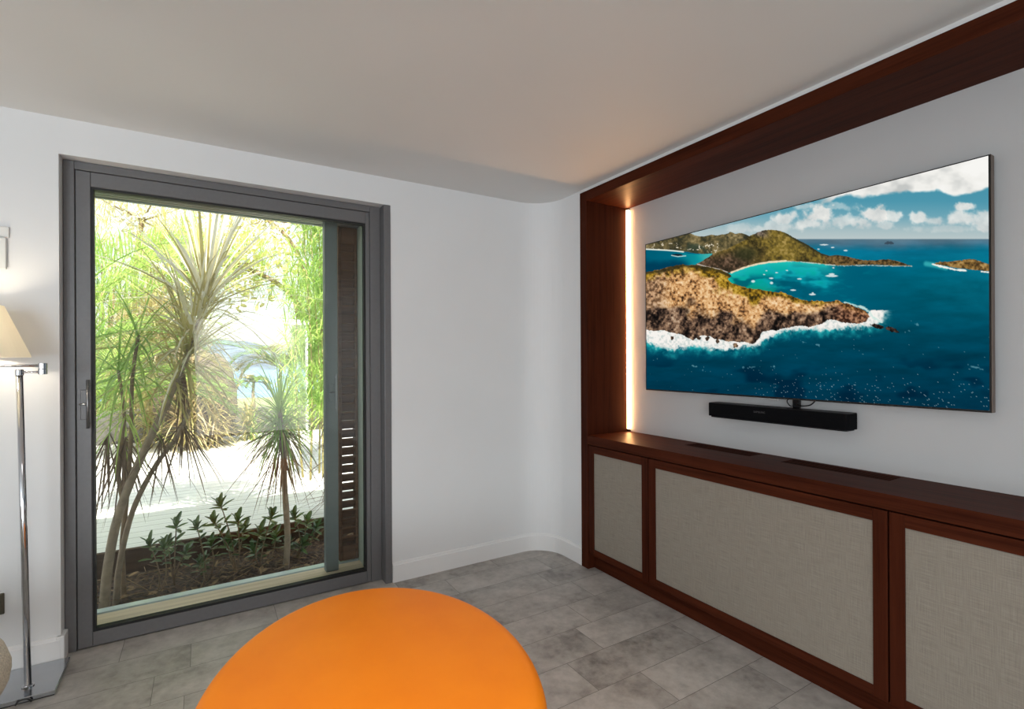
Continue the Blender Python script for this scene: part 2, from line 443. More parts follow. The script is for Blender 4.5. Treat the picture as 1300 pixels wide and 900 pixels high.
# ------------------------------------------------------------------ sliding window / door
YF = 3.066                    # room face of the frame
dr = thing('door_1', 'grey aluminium framed sliding glass door in the white window wall', 'door', (.2, YF, 0)); dr['kind'] = 'structure'
b = B()                                             # fixed frame
box(b, OX0 + .002, OX0 + .043, YF, 3.17, 0, OZ - .002, .002, 1)
box(b, .864, .928, YF + .003, 3.17, 0, OZ - .002, .002, 1)
box(b, OX0 + .043, .864, YF, 3.17, 2.243, OZ - .002, .002, 1)
box(b, OX0 + .043, .864, 3.10, 3.17, -.05, .012, .002, 1)
obj('door_frame', b, 'grey_aluminium', dr)
b = B(); box(b, .928, OX1 - .001, YW - .006, 3.17, 0, OZ - .002, .003, 2); obj('jamb_cover', b, 'grey_aluminium', dr)
X0, X1, Z0, Z1 = OX0 + .0455, .862, .004, 2.241      # sliding leaf
GX0, GX1, GZ0, GZ1 = -.452, .838, .070, 2.172
b = B()
box(b, X0, GX0, YF + .003, 3.14, Z0, Z1, .0025, 1); box(b, GX1, X1, YF + .003, 3.14, Z0, Z1, .0025, 1)
box(b, GX0, GX1, YF + .003, 3.14, Z0, GZ0, .0025, 1); box(b, GX0, GX1, YF + .003, 3.14, GZ1, Z1, .0025, 1)
leaf = obj('sliding_leaf', b, 'grey_aluminium', dr)
b = B(); g = .010
box(b, GX0, GX0 + g, 3.074, 3.112, GZ0, GZ1); box(b, GX1 - g, GX1, 3.074, 3.112, GZ0, GZ1)
box(b, GX0 + g, GX1 - g, 3.074, 3.112, GZ0, GZ0 + .013); box(b, GX0 + g, GX1 - g, 3.074, 3.112, GZ1 - g, GZ1)
obj('gasket', b, 'gasket', leaf)
b = B(); box(b, GX0 + g, GX1 - g, 3.092, 3.098, GZ0 + .013, GZ1 - g); obj('glass_pane', b, 'window_glass', leaf)
# lock with pull bar
hx = -.478
b = B(); box(b, hx - .014, hx + .012, YF - .003, YF + .006, 1.075, 1.215, .002, 1); hp = obj('lock_plate', b, 'grey_aluminium', dr)
b = B(); tube(b, [(hx + .016, YF - .022, 1.035), (hx + .016, YF - .022, 1.262)], .006, 12)
for z in (1.06, 1.237): tube(b, [(hx + .016, YF - .022, z), (hx + .016, YF + .006, z)], .005, 8)
obj('pull_bar', b, 'handle_metal', dr, smooth=True)
b = B(); tube(b, [(hx - .018, YF - .012, 1.147), (hx - .004, YF - .014, 1.147), (hx, YF - .014, 1.149), (hx + .012, YF - .012, 1.147)], [.003, .004, .0065, .004], 10)
tube(b, [(hx - .001, YF - .014, 1.148), (hx - .001, YF + .002, 1.148)], .004, 8)
obj('thumb_turn', b, 'lever_metal', dr, smooth=True)
# outside the glass: timber threshold, track, outer leaf edge, header, louvred shutter
b = B(); box(b, OX0, OX1, 3.175, 3.365, -.1, .034, .003, 1); struct('trim_2', b, 'sill_wood')
b = B(); box(b, OX0, OX1, 3.367, 3.384, -.1, .026); box(b, OX0, OX1, 3.386, 3.44, -.1, .034, .002, 1); struct('trim_3', b, 'rail_aluminium')
b = B(); box(b, OX0, OX1, 3.172, 3.20, 2.203, OZ, .002, 1); box(b, OX0, OX1, 3.448, 3.47, 2.218, OZ, .002, 1)
struct('trim_4', b, 'outer_jamb')
b = B()
for k in range(5): box(b, OX0, OX1, 3.215 + k * .036, 3.24 + k * .036, 2.212, OZ)
struct('trim_7', b, 'grey_aluminium')
b = B(); box(b, .868, .972, 3.172, 3.47, .0, OZ); box(b, .861, .868, 3.25, 3.262, .0, OZ); struct('trim_5', b, 'outer_jamb')
ol = thing('outer_door', 'grey edge of the second sliding door parked outside behind glass', 'door', (.76, 3.30, .03))
b = B(); box(b, .640, .716, 3.27, 3.33, .0345, 2.2115, .003, 1); obj('stile', b, 'outer_stile', ol)
b = B(); box(b, .666, .690, 3.262, 3.272, 1.09, 1.20, .002, 1); st = obj('lock_plate', b, 'outer_stile', ol)
b = B(); tube(b, [(.664, 3.258, 1.148), (.678, 3.254, 1.149), (.694, 3.258, 1.147)], [.003, .006, .004], 8); obj('thumb_turn', b, 'lever_metal', ol)
b = B(); tube(b, [(.703, 3.246, 1.03), (.703, 3.246, 1.26)], .005, 10)
for z in (1.05, 1.24): tube(b, [(.703, 3.246, z), (.703, 3.272, z)], .004, 6)
obj('pull_bar', b, 'handle_metal', ol)
sh = thing('louvred_shutter', 'dark wooden slatted shutter folded against the right side outside the glass', 'shutter', (.8, 3.42, .04))
b = B(); box(b, .744, .764, 3.374, 3.446, .045, 2.2115, .003, 1); box(b, .848, .866, 3.374, 3.446, .045, 2.2115, .003, 1); box(b, .764, .848, 3.374, 3.446, .045, .14, .003, 1); box(b, .764, .848, 3.374, 3.446, 2.11, 2.2115, .003, 1)
fr = obj('shutter_frame', b, 'slat_wood', sh)
nsl = 34
for k in range(nsl):
    z = .14 + (2.11 - .14) * (k + .5) / nsl
    b = B(); box(b, .764, .848, -.006, .006, -.044, .044, .002, 1)
    bmesh.ops.rotate(b, verts=b.verts, cent=(0, 0, 0), matrix=Matrix.Rotation(math.radians(50), 3, 'X'))
    bmesh.ops.translate(b, verts=b.verts, vec=(0, 3.41, z)); obj('slat', b, 'slat_wood', sh)

# ------------------------------------------------------------------ wooden media wall
XF = 2.097
ws = thing('wood_surround', 'dark red mahogany frame around the television niche, post and overhead beam', 'niche frame', (XF, 2.55, 0))
b = B(); box(b, XF, XN - .001, 2.519, 2.584, 0, 2.423, .0015, 1); obj('side_panel', b, 'mahogany_z', ws)
b = B(); box(b, XF, XN, -.80, 2.5185, 2.3595, 2.423, .0015, 1); obj('head_beam', b, 'mahogany_y', ws)
b = B(); box(b, XF, XN, -.865, -.8005, 0, 2.423, .0015, 1); obj('side_panel', b, 'mahogany_z', ws)

ct = thing('worktop', 'long dark red mahogany shelf top below the television', 'shelf', (XF, .86, .8))
b = B(); V = [(1.545, 1.945), (.94, 1.385)]          # the two grille openings
VX0, VX1 = 2.325, 2.44
box(b, XF, VX0, -.7995, 2.518, .8005, .856); box(b, VX1, XN - .001, -.7995, 2.518, .8005, .856)
for y0, y1 in ((-.7995, .94), (1.385, 1.545), (1.945, 2.518)): box(b, VX0, VX1, y0, y1, .8005, .856)
box(b, VX0, VX1, .94, 1.945, .8005, .815)
obj('board', b, 'mahogany_y', ct)
for y0, y1 in V:
    b = B(); n = 5
    for k in range(n):
        x = VX0 + (VX1 - VX0) * (k + .5) / n
        box(b, x - .0045, x + .0045, y0 + .0005, y1 - .0005, .825, .8555)
    for y in (y0 + (y1 - y0) * .5,): box(b, VX0 + .0005, VX1 - .0005, y - .004, y + .004, .82, .84)
    obj('vent_grille', b, 'vent_wood', ct)

def cabinet(y0, y1, label, stile=.046):
    t = thing('base_cabinet', label, 'cabinet', (XF + .2, (y0 + y1) / 2, .1), 'cabinets under the television shelf')
    b = B(); box(b, XF + .024, XN - .003, y0, y1, .102, .7985); obj('body', b, 'mahogany_y', t)
    z0, z1 = .104, .794; a, c = y0 + .002, y1 - .002
    b = B()
    box(b, XF, XF + .022, a, a + stile, z0, z1, .001, 1); box(b, XF, XF + .022, c - stile, c, z0, z1, .001, 1)
    nf = len(b.faces)
    box(b, XF, XF + .022, a + stile, c - stile, z0, z0 + .038, .001, 1); box(b, XF, XF + .022, a + stile, c - stile, z1 - .045, z1, .001, 1)
    d = obj('door', b, 'mahogany_z', t)
    d.data.materials.append(MATS['mahogany_y'])            # the rails' grain runs along them
    for p in list(d.data.polygons)[nf:]: p.material_index = 1
    b = B(); box(b, XF + .007, XF + .016, a + stile, c - stile, z0 + .038, z1 - .045); obj('fabric_panel', b, 'linen_panel', d)
    return t
cabinet(2.004, 2.511, 'narrow wooden cabinet with grey-beige fabric door beside the rounded white wall')
cabinet(.853, 2.002, 'wide wooden cabinet with grey-beige fabric door under the soundbar', .047)
cabinet(-.297, .851, 'wooden cabinet with fabric door under the far end of television, cut by frame', .047)
b = B(); box(b, XF + .053, XF + .071, -.7995, 2.5185, 0, .101); tag(obj('kickboard', b, 'mahogany_y', origin=(XF + .06, .86, 0)), 'recessed dark wooden kickboard running along the floor under the cabinets', 'kickboard')

# warm light strip in the niche corner
ls = thing('light_strip', 'vertical glowing warm light strip in the corner of the wooden niche', 'light', (2.45, 2.505, .858))
b = B(); prism(b, [(2.443, 2.5185), (2.444, 2.514), (2.449, 2.508), (2.4595, 2.503), (2.4595, 2.5185)][::-1], .872, 2.348); obj('diffuser', b, 'led_warm', ls)
for z0, z1 in ((.8565, .8725), (2.3475, 2.359)):
    b = B(); box(b, 2.442, 2.4597, 2.502, 2.5187, z0, z1, .001, 1); obj('end_cap', b, 'black_plastic', ls)

# ------------------------------------------------------------------ television
TY0, TY1, TZ0, TZ1, TX = .651, 2.304, 1.147, 2.0715, 2.40
tv = thing('television', 'large flat screen television on the niche wall showing an island coastline', 'television', (2.43, 1.48, 1.147))
b = B(); box(b, TX, TX + .033, TY0, TY1, TZ0, TZ1, .001, 1); obj('casing', b, 'tv_bronze', tv)
b = B(); box(b, TX - .0015, TX - .0002, TY0 + .0006, TY1 - .0006, TZ0 + .0006, TZ1 - .0006); obj('bezel', b, 'tv_black', tv)
b = B(); box(b, TX + .0332, XN - .0005, 1.2, 1.75, 1.35, 1.85, .004, 1); obj('wall_mount', b, 'black_plastic', tv)
b = B(); box(b, TX - .0025, TX + .006, 1.437, 1.487, TZ0 - .0085, TZ0 - .0002, .001, 1); obj('logo_tab', b, 'silver', tv)

# the picture on the screen: an island coast from the air, painted point by point in the picture's own flat coordinates
def _lat(ix, iy, seed):
    h = (ix.astype(np.int64) * 374761393 + iy.astype(np.int64) * 668265263 + seed * 974634777) & 0xFFFFFFFF
    h = ((h ^ (h >> 13)) * 1274126177) & 0xFFFFFFFF
    return ((h ^ (h >> 16)) & 0xFFFF) / 65535.0
def vnoise(x, y, seed=0):
    x0 = np.floor(x); y0 = np.floor(y); fx = x - x0; fy = y - y0
    fx = fx * fx * (3 - 2 * fx); fy = fy * fy * (3 - 2 * fy)
    a = _lat(x0, y0, seed); b_ = _lat(x0 + 1, y0, seed); c = _lat(x0, y0 + 1, seed); d = _lat(x0 + 1, y0 + 1, seed)
    return (a * (1 - fx) + b_ * fx) * (1 - fy) + (c * (1 - fx) + d * fx) * fy
def fbm(x, y, s, seed=0, oc=4, ay=1.0):
    r = 0; a = .5; t = 0
    for i in range(oc):
        r = r + a * vnoise(x / s * 2 ** i, y / s * ay * 2 ** i, seed + i * 17); t += a; a *= .55
    return r / t
def inside(x, y, poly):
    r = np.zeros(x.shape, bool); n = len(poly)
    for i in range(n):
        (x1, y1), (x2, y2) = poly[i], poly[(i + 1) % n]
        if y1 == y2: continue
        c = ((y1 > y) != (y2 > y)) & (x < (x2 - x1) * (y - y1) / (y2 - y1) + x1); r ^= c
    return r
def dist(x, y, line):
    d = np.full(x.shape, 1e9)
    for (x1, y1), (x2, y2) in zip(line, line[1:]):
        t = np.clip(((x - x1) * (x2 - x1) + (y - y1) * (y2 - y1)) / ((x2 - x1) ** 2 + (y2 - y1) ** 2), 0, 1)
        d = np.minimum(d, np.hypot(x - x1 - t * (x2 - x1), y - y1 - t * (y2 - y1)))
    return d
def lineat(x, line):
    return np.interp(x, [p[0] for p in line], [p[1] for p in line])
def col(c): return np.array(c, float) / 255
def mixc(a, b_, t): t = np.clip(t, 0, 1)[..., None]; return a * (1 - t) + b_ * t
def sstep(a, b_, x): t = np.clip((x - a) / (b_ - a), 0, 1); return t * t * (3 - 2 * t)
def rampc(t, stops):
    xs = [s for s, c in stops]; return np.stack([np.interp(t, xs, [c[i] / 255 for s, c in stops]) for i in range(3)], -1)
# corners of the screen in the picture's flat coordinates: top left, top right, bottom right, bottom left
CORN = [(821.2, 311.5), (1255.8, 197.4), (1260.3, 520.0), (822.6, 493.8)]
def flat(u, v):
    A = []; bb = []
    for (a, c), (X, Y) in zip(((0, 0), (1, 0), (1, 1), (0, 1)), CORN):
        A += [[a, c, 1, 0, 0, 0, -a * X, -c * X], [0, 0, 0, a, c, 1, -a * Y, -c * Y]]; bb += [X, Y]
    h = np.linalg.solve(np.array(A, float), np.array(bb, float))
    w = h[6] * u + h[7] * v + 1
    return (h[0] * u + h[1] * v + h[2]) / w, (h[3] * u + h[4] * v + h[5]) / w
def paint(u, v):
    x, y = flat(u, v)
    n1 = fbm(x, y, 26, 1); n2 = fbm(x, y, 7, 2); n3 = np.clip(.5 + 1.35 * (fbm(x, y, 2.6, 3, 3) - .5), 0, 1)
    jx = x + (fbm(x, y, 7, 11) - .5) * 5; jy = y + (fbm(x, y, 7, 12) - .5) * 4
    # sky with clouds
    im = rampc(y, [(195, (58, 138, 160)), (255, (78, 150, 172)), (275, (112, 166, 182)), (292, (168, 190, 194)), (303, (186, 199, 200))])
    cl = np.zeros(x.shape)
    under = [(1020, 268), (1040, 262), (1062, 252), (1080, 249), (1110, 249), (1140, 245), (1165, 243), (1190, 241), (1200, 246), (1212, 249), (1236, 247), (1262, 235)]
    yl = lineat(x, under) + (fbm(x, y, 16, 21) - .5) * 9
    big = sstep(1.5, -3.5, y - yl) * sstep(1035, 1062, x + (n1 - .5) * 20)
    for cx, cy, rx, ry, s in [(1043, 273, 20, 13, 1.1), (1032, 284, 26, 8, .9), (1000, 277, 14, 9, .95), (990, 287, 24, 6, .7), (1072, 280, 22, 7, .8), (1110, 273, 17, 10, 1.1), (1093, 281, 20, 7, .9), (1133, 273, 17, 6, .9), (1168, 276, 16, 7, .95), (1190, 280, 14, 6, .8), (1226, 262, 12, 5, 1.0), (1226, 276, 24, 9, .95), (1250, 280, 18, 12, .9), (1124, 285, 10, 4, .7), (965, 291, 22, 5, .6), (940, 290, 20, 5, .5), (1020, 262, 12, 4, .6), (1060, 262, 22, 5, .5), (1205, 290, 40, 5, .45)]:
        d = np.hypot((x - cx) / rx, (y - cy) / ry) / 1.15 + (fbm(x, y, 10, 31, 5) - .5) * 1.7
        cl = np.maximum(cl, s * sstep(1.15, .45, d))
    shade = np.clip(.5 + 1.3 * (fbm(x, y, 12, 41) - .5), 0, 1)
    im = mixc(im, rampc(shade, [(0, (196, 202, 202)), (1, (246, 244, 238))]), cl * .95)
    bs = fbm(x + 9, y * 1.5, 34, 45) + .006 * (lineat(x, under) - y)
    im = mixc(im, rampc(bs, [(.35, (196, 198, 196)), (.62, (240, 239, 234)), (.8, (247, 246, 242))]), big)
    # open sea
    ys = y + (n1 - .5) * 6
    sea = rampc(ys, [(302, (92, 118, 132)), (309, (70, 112, 134)), (318, (8, 112, 142)), (335, (0, 104, 128)), (360, (0, 90, 110)), (400, (0, 76, 96)), (440, (0, 65, 86)), (480, (0, 57, 79)), (520, (2, 50, 72))])
    sea = sea * (.80 + .40 * fbm(x, y, 46, 51, 5, 4.5))[..., None]
    sea = mixc(sea, col((10, 128, 152)), .9 * sstep(1150, 1260, x) * sstep(300, 335, y) * sstep(420, 345, y) * (n1 - .1))
    sea = mixc(sea, col((0, 30, 52)), .75 * sstep(.5, .72, fbm(x, y, 40, 57, 3, 2)) * sstep(440, 480, y))
    hz = lineat(x, [(820, 304), (1260, 302.5)])
    im = mixc(im, sea, sstep(-.8, .8, y - hz))
    d0 = np.hypot((x - 1131) / 6, (y - 308.5) / 2.6); im = mixc(im, col((60, 78, 92)), (d0 < 1) * (y < 309.5))
    # turquoise bay behind the headland
    bay = [(905, 362), (930, 345), (945, 338), (980, 331), (1040, 333), (1160, 335), (1262, 342), (1262, 372), (1150, 392), (1100, 398), (960, 372)]
    bc = rampc(fbm(x, y, 30, 61, 4, 2.6) + .004 * (x - 1000), [(.28, (0, 160, 155)), (.42, (10, 158, 172)), (.55, (0, 112, 132)), (.72, (0, 92, 116))])
    sh = np.exp(-dist(x, y, [(925, 350), (945, 340), (980, 333), (1010, 333), (1050, 337)]) / 9)
    bc = mixc(bc, col((40, 196, 186)), sh * .85)
    bd = dist(x, y, [(935, 360), (960, 366), (985, 369)]); bc = mixc(bc, col((20, 150, 120)), np.exp(-bd / 5) * .8)
    bc = mixc(bc, col((0, 84, 104)), .8 * sstep(.44, .6, fbm(x, y, 22, 63, 3, 2.2)) * sstep(345, 356, y) * sstep(1060, 1000, x))
    im = mixc(im, bc, inside(x, y, bay) * sstep(1200, 1060, x))
    # far hills on the left
    far = [(810, 330), (810, 280), (870, 290), (877, 296.5), (886, 299.5), (896, 300.5), (904, 298), (914, 298.5), (922, 297.5), (929, 294.5), (935, 297), (942, 295.5), (948, 297.5), (953, 300), (960, 325), (905, 323), (885, 322), (870, 319.5), (855, 317.5)]
    lc = rampc(fbm(x, y, 13, 71) * .7 + n3 * .3, [(.3, (54, 54, 40)), (.48, (98, 88, 58)), (.62, (136, 120, 82)), (.8, (176, 158, 116))])
    dk = sstep(.46, .6, fbm(x, y, 20, 73)) * sstep(865, 880, x) * sstep(922, 905, x) * sstep(302, 306, y); lc = mixc(lc, col((48, 62, 50)), dk * .8)
    fm = inside(x + (n2 - .5) * 2, y + (n2 - .5) * 2.2, far); im = np.where(fm[..., None], lc, im)
    sp = (n3 > .80) & fm & (y > 309) & (y < 321) & (x < 915); im = np.where(sp[..., None], col((214, 204, 180)), im)
    lbay = [(815, 317), (855, 318), (866, 320), (876, 322.5), (888, 323), (906, 322), (898, 330), (886, 337), (868, 340), (815, 352)]
    lbc = rampc(x + (n1 - .5) * 30, [(820, (0, 92, 116)), (862, (0, 104, 126)), (884, (16, 152, 158)), (905, (96, 186, 176))])
    lbc = mixc(lbc, col((0, 62, 88)), sstep(326, 338, y + (n1 - .5) * 14) * sstep(884, 866, x))
    im = np.where(inside(x, y, lbay)[..., None], lbc, im)
    im = mixc(im, col((236, 238, 226)), sstep(1.3, .4, dist(x, y, [(818, 316.6), (848, 318), (860, 319), (869, 320)])) * .95)
    im = mixc(im, col((20, 40, 50)), np.hypot((x - 861) / 7, (y - 324) / 1.6) < 1)
    im = mixc(im, col((220, 236, 230)), sstep(.9, .3, dist(x, y, [(854, 324.5), (862, 326), (872, 325)])) * .8)
    # main hill with the spit of land
    hill = [(884, 336.5), (896, 330), (906, 323), (925, 316), (940, 309), (947, 305.5), (952, 300.5), (961, 296), (972, 292.3), (980, 291.5), (992, 293), (1000, 296), (1009, 301), (1018, 306), (1028, 311), (1036, 316), (1045, 321.5), (1055, 324.5), (1064, 322.8), (1074, 324.5), (1088, 328), (1098, 330), (1112, 330), (1122, 328.5), (1134, 329), (1145, 332), (1160, 337), (1140, 337), (1120, 336), (1090, 336), (1066, 336.5), (1040, 334), (1020, 332), (1000, 331.2), (978, 333), (960, 336), (944, 341), (930, 347), (915, 344), (900, 341)]
    hc = rampc(fbm(x, y, 15, 81) * .62 + n3 * .38, [(.28, (52, 46, 26)), (.46, (98, 84, 40)), (.6, (132, 112, 48)), (.78, (176, 150, 88))])
    ex = sstep(300, 322, y - .12 * (1000 - x)) * sstep(985, 940, x)
    hc = mixc(hc, rampc(fbm(x, y, 9, 83) * .5 + n3 * .5, [(.3, (44, 38, 28)), (.55, (84, 66, 50)), (.75, (128, 102, 82))]), ex)
    hc = mixc(hc, col((48, 52, 30)), .75 * sstep(14, 3, np.hypot((x - 948) / 1.7, y - 322)))
    rk = sstep(304, 297, y - .3 * (x - 968)) * sstep(948, 956, x) * sstep(984, 966, x); hc = mixc(hc, rampc(n3, [(.3, (64, 58, 54)), (.7, (138, 122, 108))]), rk)
    hc = mixc(hc, rampc(n3, [(.3, (50, 40, 26)), (.7, (124, 96, 60))]), sstep(1040, 1056, x) * .85)
    ridge = lineat(x, [(985, 292), (1000, 296), (1018, 306), (1036, 316), (1046, 322)]); hc = mixc(hc, col((46, 48, 34)), sstep(4.5, 1, y - ridge) * sstep(992, 1004, x) * .8)
    hm = inside(x + (n2 - .5) * 2, y + (n2 - .5) * 1.6, hill); im = np.where(hm[..., None], hc, im)
    im = mixc(im, col((238, 218, 186)), sstep(1.7, .5, dist(x, y, [(930, 346), (944, 340.5), (960, 335.8), (978, 332.6), (1000, 331)]) + (n3 - .5)))
    im = mixc(im, col((228, 222, 204)), .7 * sstep(.9, .2, dist(x, y, [(1000, 331.2), (1020, 332.4), (1042, 334.4), (1066, 336.8), (1100, 336.4), (1160, 337.2)]) + (n3 - .5) * 1.5))
    im = mixc(im, col((214, 204, 190)), .8 * sstep(1.1, .3, dist(x, y, [(887, 335.5), (900, 339), (915, 342), (925, 345.5)])))
    # islet on the right
    isl = [(1186, 334), (1196, 332), (1206, 331.5), (1224, 330), (1231, 328), (1240, 328.5), (1250, 332), (1262, 336), (1262, 343.5), (1240, 341.5), (1218, 339.5), (1200, 336.5)]
    ic = rampc(fbm(x, y, 6, 91) * .5 + n3 * .5, [(.3, (66, 50, 30)), (.52, (142, 108, 56)), (.75, (186, 152, 96))])
    im = mixc(im, col((60, 180, 184)), .8 * sstep(5, 1, dist(x, y, [(1178, 334), (1190, 336), (1203, 339)])))
    im = mixc(im, col((240, 240, 232)), sstep(1.6, .6, dist(x, y, [(1186, 334.5), (1200, 338), (1216, 341.5), (1228, 342.5)]) + (n3 - .5) * 1.4)); im = mixc(im, col((240, 240, 232)), sstep(1.1, .5, dist(x, y, [(1248, 343.6), (1262, 345)])))
    im = np.where(inside(x + (n2 - .5) * 2, y + (n2 - .5) * 1.6, isl)[..., None], ic, im)
    # front headland
    top = [(815, 347), (832, 344), (850, 338.5), (870, 335.8), (888, 336.5), (903, 339.5), (918, 343.5), (928, 347.5), (932, 351), (925, 354.5), (929, 358.5), (940, 363.5), (952, 366.5), (966, 367.5), (984, 370), (999, 371.5), (1009, 376), (1022, 380.5), (1036, 381.5), (1052, 382), (1066, 381.5), (1076, 385), (1086, 388.5), (1096, 390.5), (1104, 396), (1108, 401)]
    bot = [(1108, 401), (1103, 407.5), (1092, 411.5), (1080, 409.5), (1066, 407.5), (1053, 405), (1046, 411.5), (1030, 414.5), (1012, 414), (990, 418), (970, 421), (965, 431), (958, 436), (940, 433.5), (926, 433), (910, 430), (904, 427), (890, 426.5), (882, 431.5), (870, 427), (856, 422.5), (846, 419), (830, 421), (815, 417.5)]
    land = inside(jx, jy, top + bot)
    yt = lineat(x, top); yb = lineat(x, bot[::-1]); t = np.clip((y - yt) / np.maximum(yb - yt, 4), 0, 1)
    gold = rampc(fbm(x, y, 9, 101) * .45 + n3 * .55, [(.24, (56, 40, 28)), (.36, (142, 100, 62)), (.49, (208, 154, 98)), (.66, (236, 196, 144)), (.82, (246, 218, 180))])
    gras = rampc(fbm(x, y, 10, 103) * .5 + n3 * .5, [(.28, (52, 44, 20)), (.46, (128, 98, 28)), (.62, (186, 148, 46)), (.8, (214, 180, 90))])
    rock = rampc(fbm(x + .35 * y, y * .45, 6.5, 107, 4) * .62 + n3 * .38, [(.28, (14, 12, 12)), (.43, (52, 40, 34)), (.55, (104, 80, 64)), (.68, (158, 126, 100)), (.84, (200, 176, 150))])
    tt = t + (fbm(x, y, 20, 109) - .5) * .55
    # scrub gets greyer towards the left end
    lft = sstep(860, 830, x) * .55; gold = mixc(gold, rampc(n3, [(.3, (60, 48, 44)), (.7, (176, 140, 116))]), lft)
    lc = mixc(gras, gold, sstep(.09, .26, tt)); lc = mixc(lc, rock, sstep(.5, .7, tt + .25 * sstep(985, 1060, x)))
    lc = mixc(lc, rampc(n3, [(.3, (58, 34, 26)), (.6, (140, 92, 66)), (.8, (190, 138, 104))]), sstep(1050, 1075, x) * .7)
    lc = mixc(lc, col((52, 46, 26)), sstep(4, .5, np.abs(y - lineat(x, [(820, 347), (842, 344), (870, 337), (905, 341), (930, 350)])) + (n2 - .5) * 5) * sstep(940, 925, x) * .85)
    # foam and shallow water in front of the rocks
    fb = [(815, 430), (828, 438), (846, 442.5), (860, 443.5), (872, 439.5), (890, 440), (905, 443), (924, 444), (945, 440.5), (962, 439), (976, 430), (990, 423), (1012, 418.5), (1030, 418), (1052, 418), (1072, 416), (1094, 415.5), (1112, 411.5), (1126, 410)]
    fy = lineat(x, fb); pen = inside(x, y, [(p[0], p[1] - 6) for p in bot[::-1]] + fb[::-1])
    dd = y - fy + (fbm(x, y, 6, 113) - .5) * 9
    aq = sstep(15, 2, dd) * (y > yb - 8) * sstep(1142, 1112, x + (n2 - .5) * 30) * (x > 815)
    im = mixc(im, rampc(n2, [(.3, (0, 96, 112)), (.7, (36, 178, 180))]), aq * (.35 + .9 * (n2 - .25)) * (~land))
    fo = sstep(3.2, -2.5, dd + (n3 - .5) * 5) * (y > yb - 8) * sstep(1130, 1108, x + (n2 - .5) * 30 + (y - 411) * .8)
    im = mixc(im, rampc(n3, [(.25, (206, 214, 210)), (.55, (246, 242, 236))]), fo)
    rim = sstep(2.2, .8, dist(x, y, [(1075, 383.5), (1087, 387), (1098, 389.5), (1106, 395), (1111, 402), (1122, 408)]) + (n3 - .5) * 2); im = mixc(im, col((206, 230, 222)), rim * .9)
    im = np.where(land[..., None], lc, im)
    for cx, cy, rx, ry in ((1117, 413.5, 8, 2.8), (1134, 417, 7.5, 2.8), (1140, 420, 4, 1.4)):
        k = np.hypot((x - cx) / rx, (y - cy - .22 * (x - cx)) / ry) + (n3 - .5) * .6; im = mixc(im, rampc(n3, [(.3, (16, 14, 14)), (.8, (84, 66, 56))]), k < 1)
    for cx, cy, r in ((855, 429, 2.2), (900, 430, 2.6), (913, 433, 2.4), (936, 438, 3.2), (889, 429, 2.2)): im = mixc(im, rampc(n3, [(.3, (56, 44, 36)), (.8, (170, 138, 108))]), np.hypot(x - cx, y - cy) + (n3 - .5) * 2 < r)
    # boats
    for cx, cy, rx, ry in ((958, 357, 2.6, 1.7), (981, 353, 3, 1), (981.5, 359, 2.2, 1.7), (1017, 353.8, 3.2, .9), (1009, 368, 4, 1), (1033.5, 373.3, 4.6, 1.3), (1034, 371.5, 1.2, 1), (1058, 349.8, 8.5, 1.5), (1058, 347.6, 4, 1.3), (975, 343.6, 1.4, .7), (988, 346, 2, .7), (972, 348.4, 1.5, .6), (1001, 343, 1.6, .6), (1060, 339.5, 1.6, .7), (1048, 310.4, 6, .9), (1059, 313.8, 2.4, .9), (1075.5, 317.6, 2.8, 1), (1041, 316, 1.6, .8)):
        im = mixc(im, col((222, 230, 230)), sstep(1.15, .7, np.hypot((x - cx) / rx, (y - cy) / ry)) * .92)
    # whitecaps and sun glitter on the dark water
    gl = vnoise((x + .35 * y) / 1.7, (y - .35 * x) / .75, 131); dens = sstep(455, 505, y) * sstep(900, 1000, x) * (.4 + .9 * fbm(x, y, 30, 133))
    im = mixc(im, col((190, 214, 220)), (gl > 1.0 - .10 * dens) * (~land) * .6 * (y > 450))
    gl2 = vnoise(x / 2.2, y / 1.1, 137); im = mixc(im, col((150, 190, 198)), (gl2 > .972) * (y > 425) * (y > fy + 12) * .5)
    for ln in (((1160, 408), (1168, 411)), ((1150, 419), (1163, 420)), ((1232, 462), (1252, 468)), ((945, 466), (985, 465)), ((876, 462), (894, 470)), ((1015, 432), (1042, 438))):
        im = mixc(im, col((120, 170, 182)), sstep(1.3, .1, dist(x, y, list(ln)) + (n3 - .35) * 5) * .6)
    return im
NU, NV = 640, 358
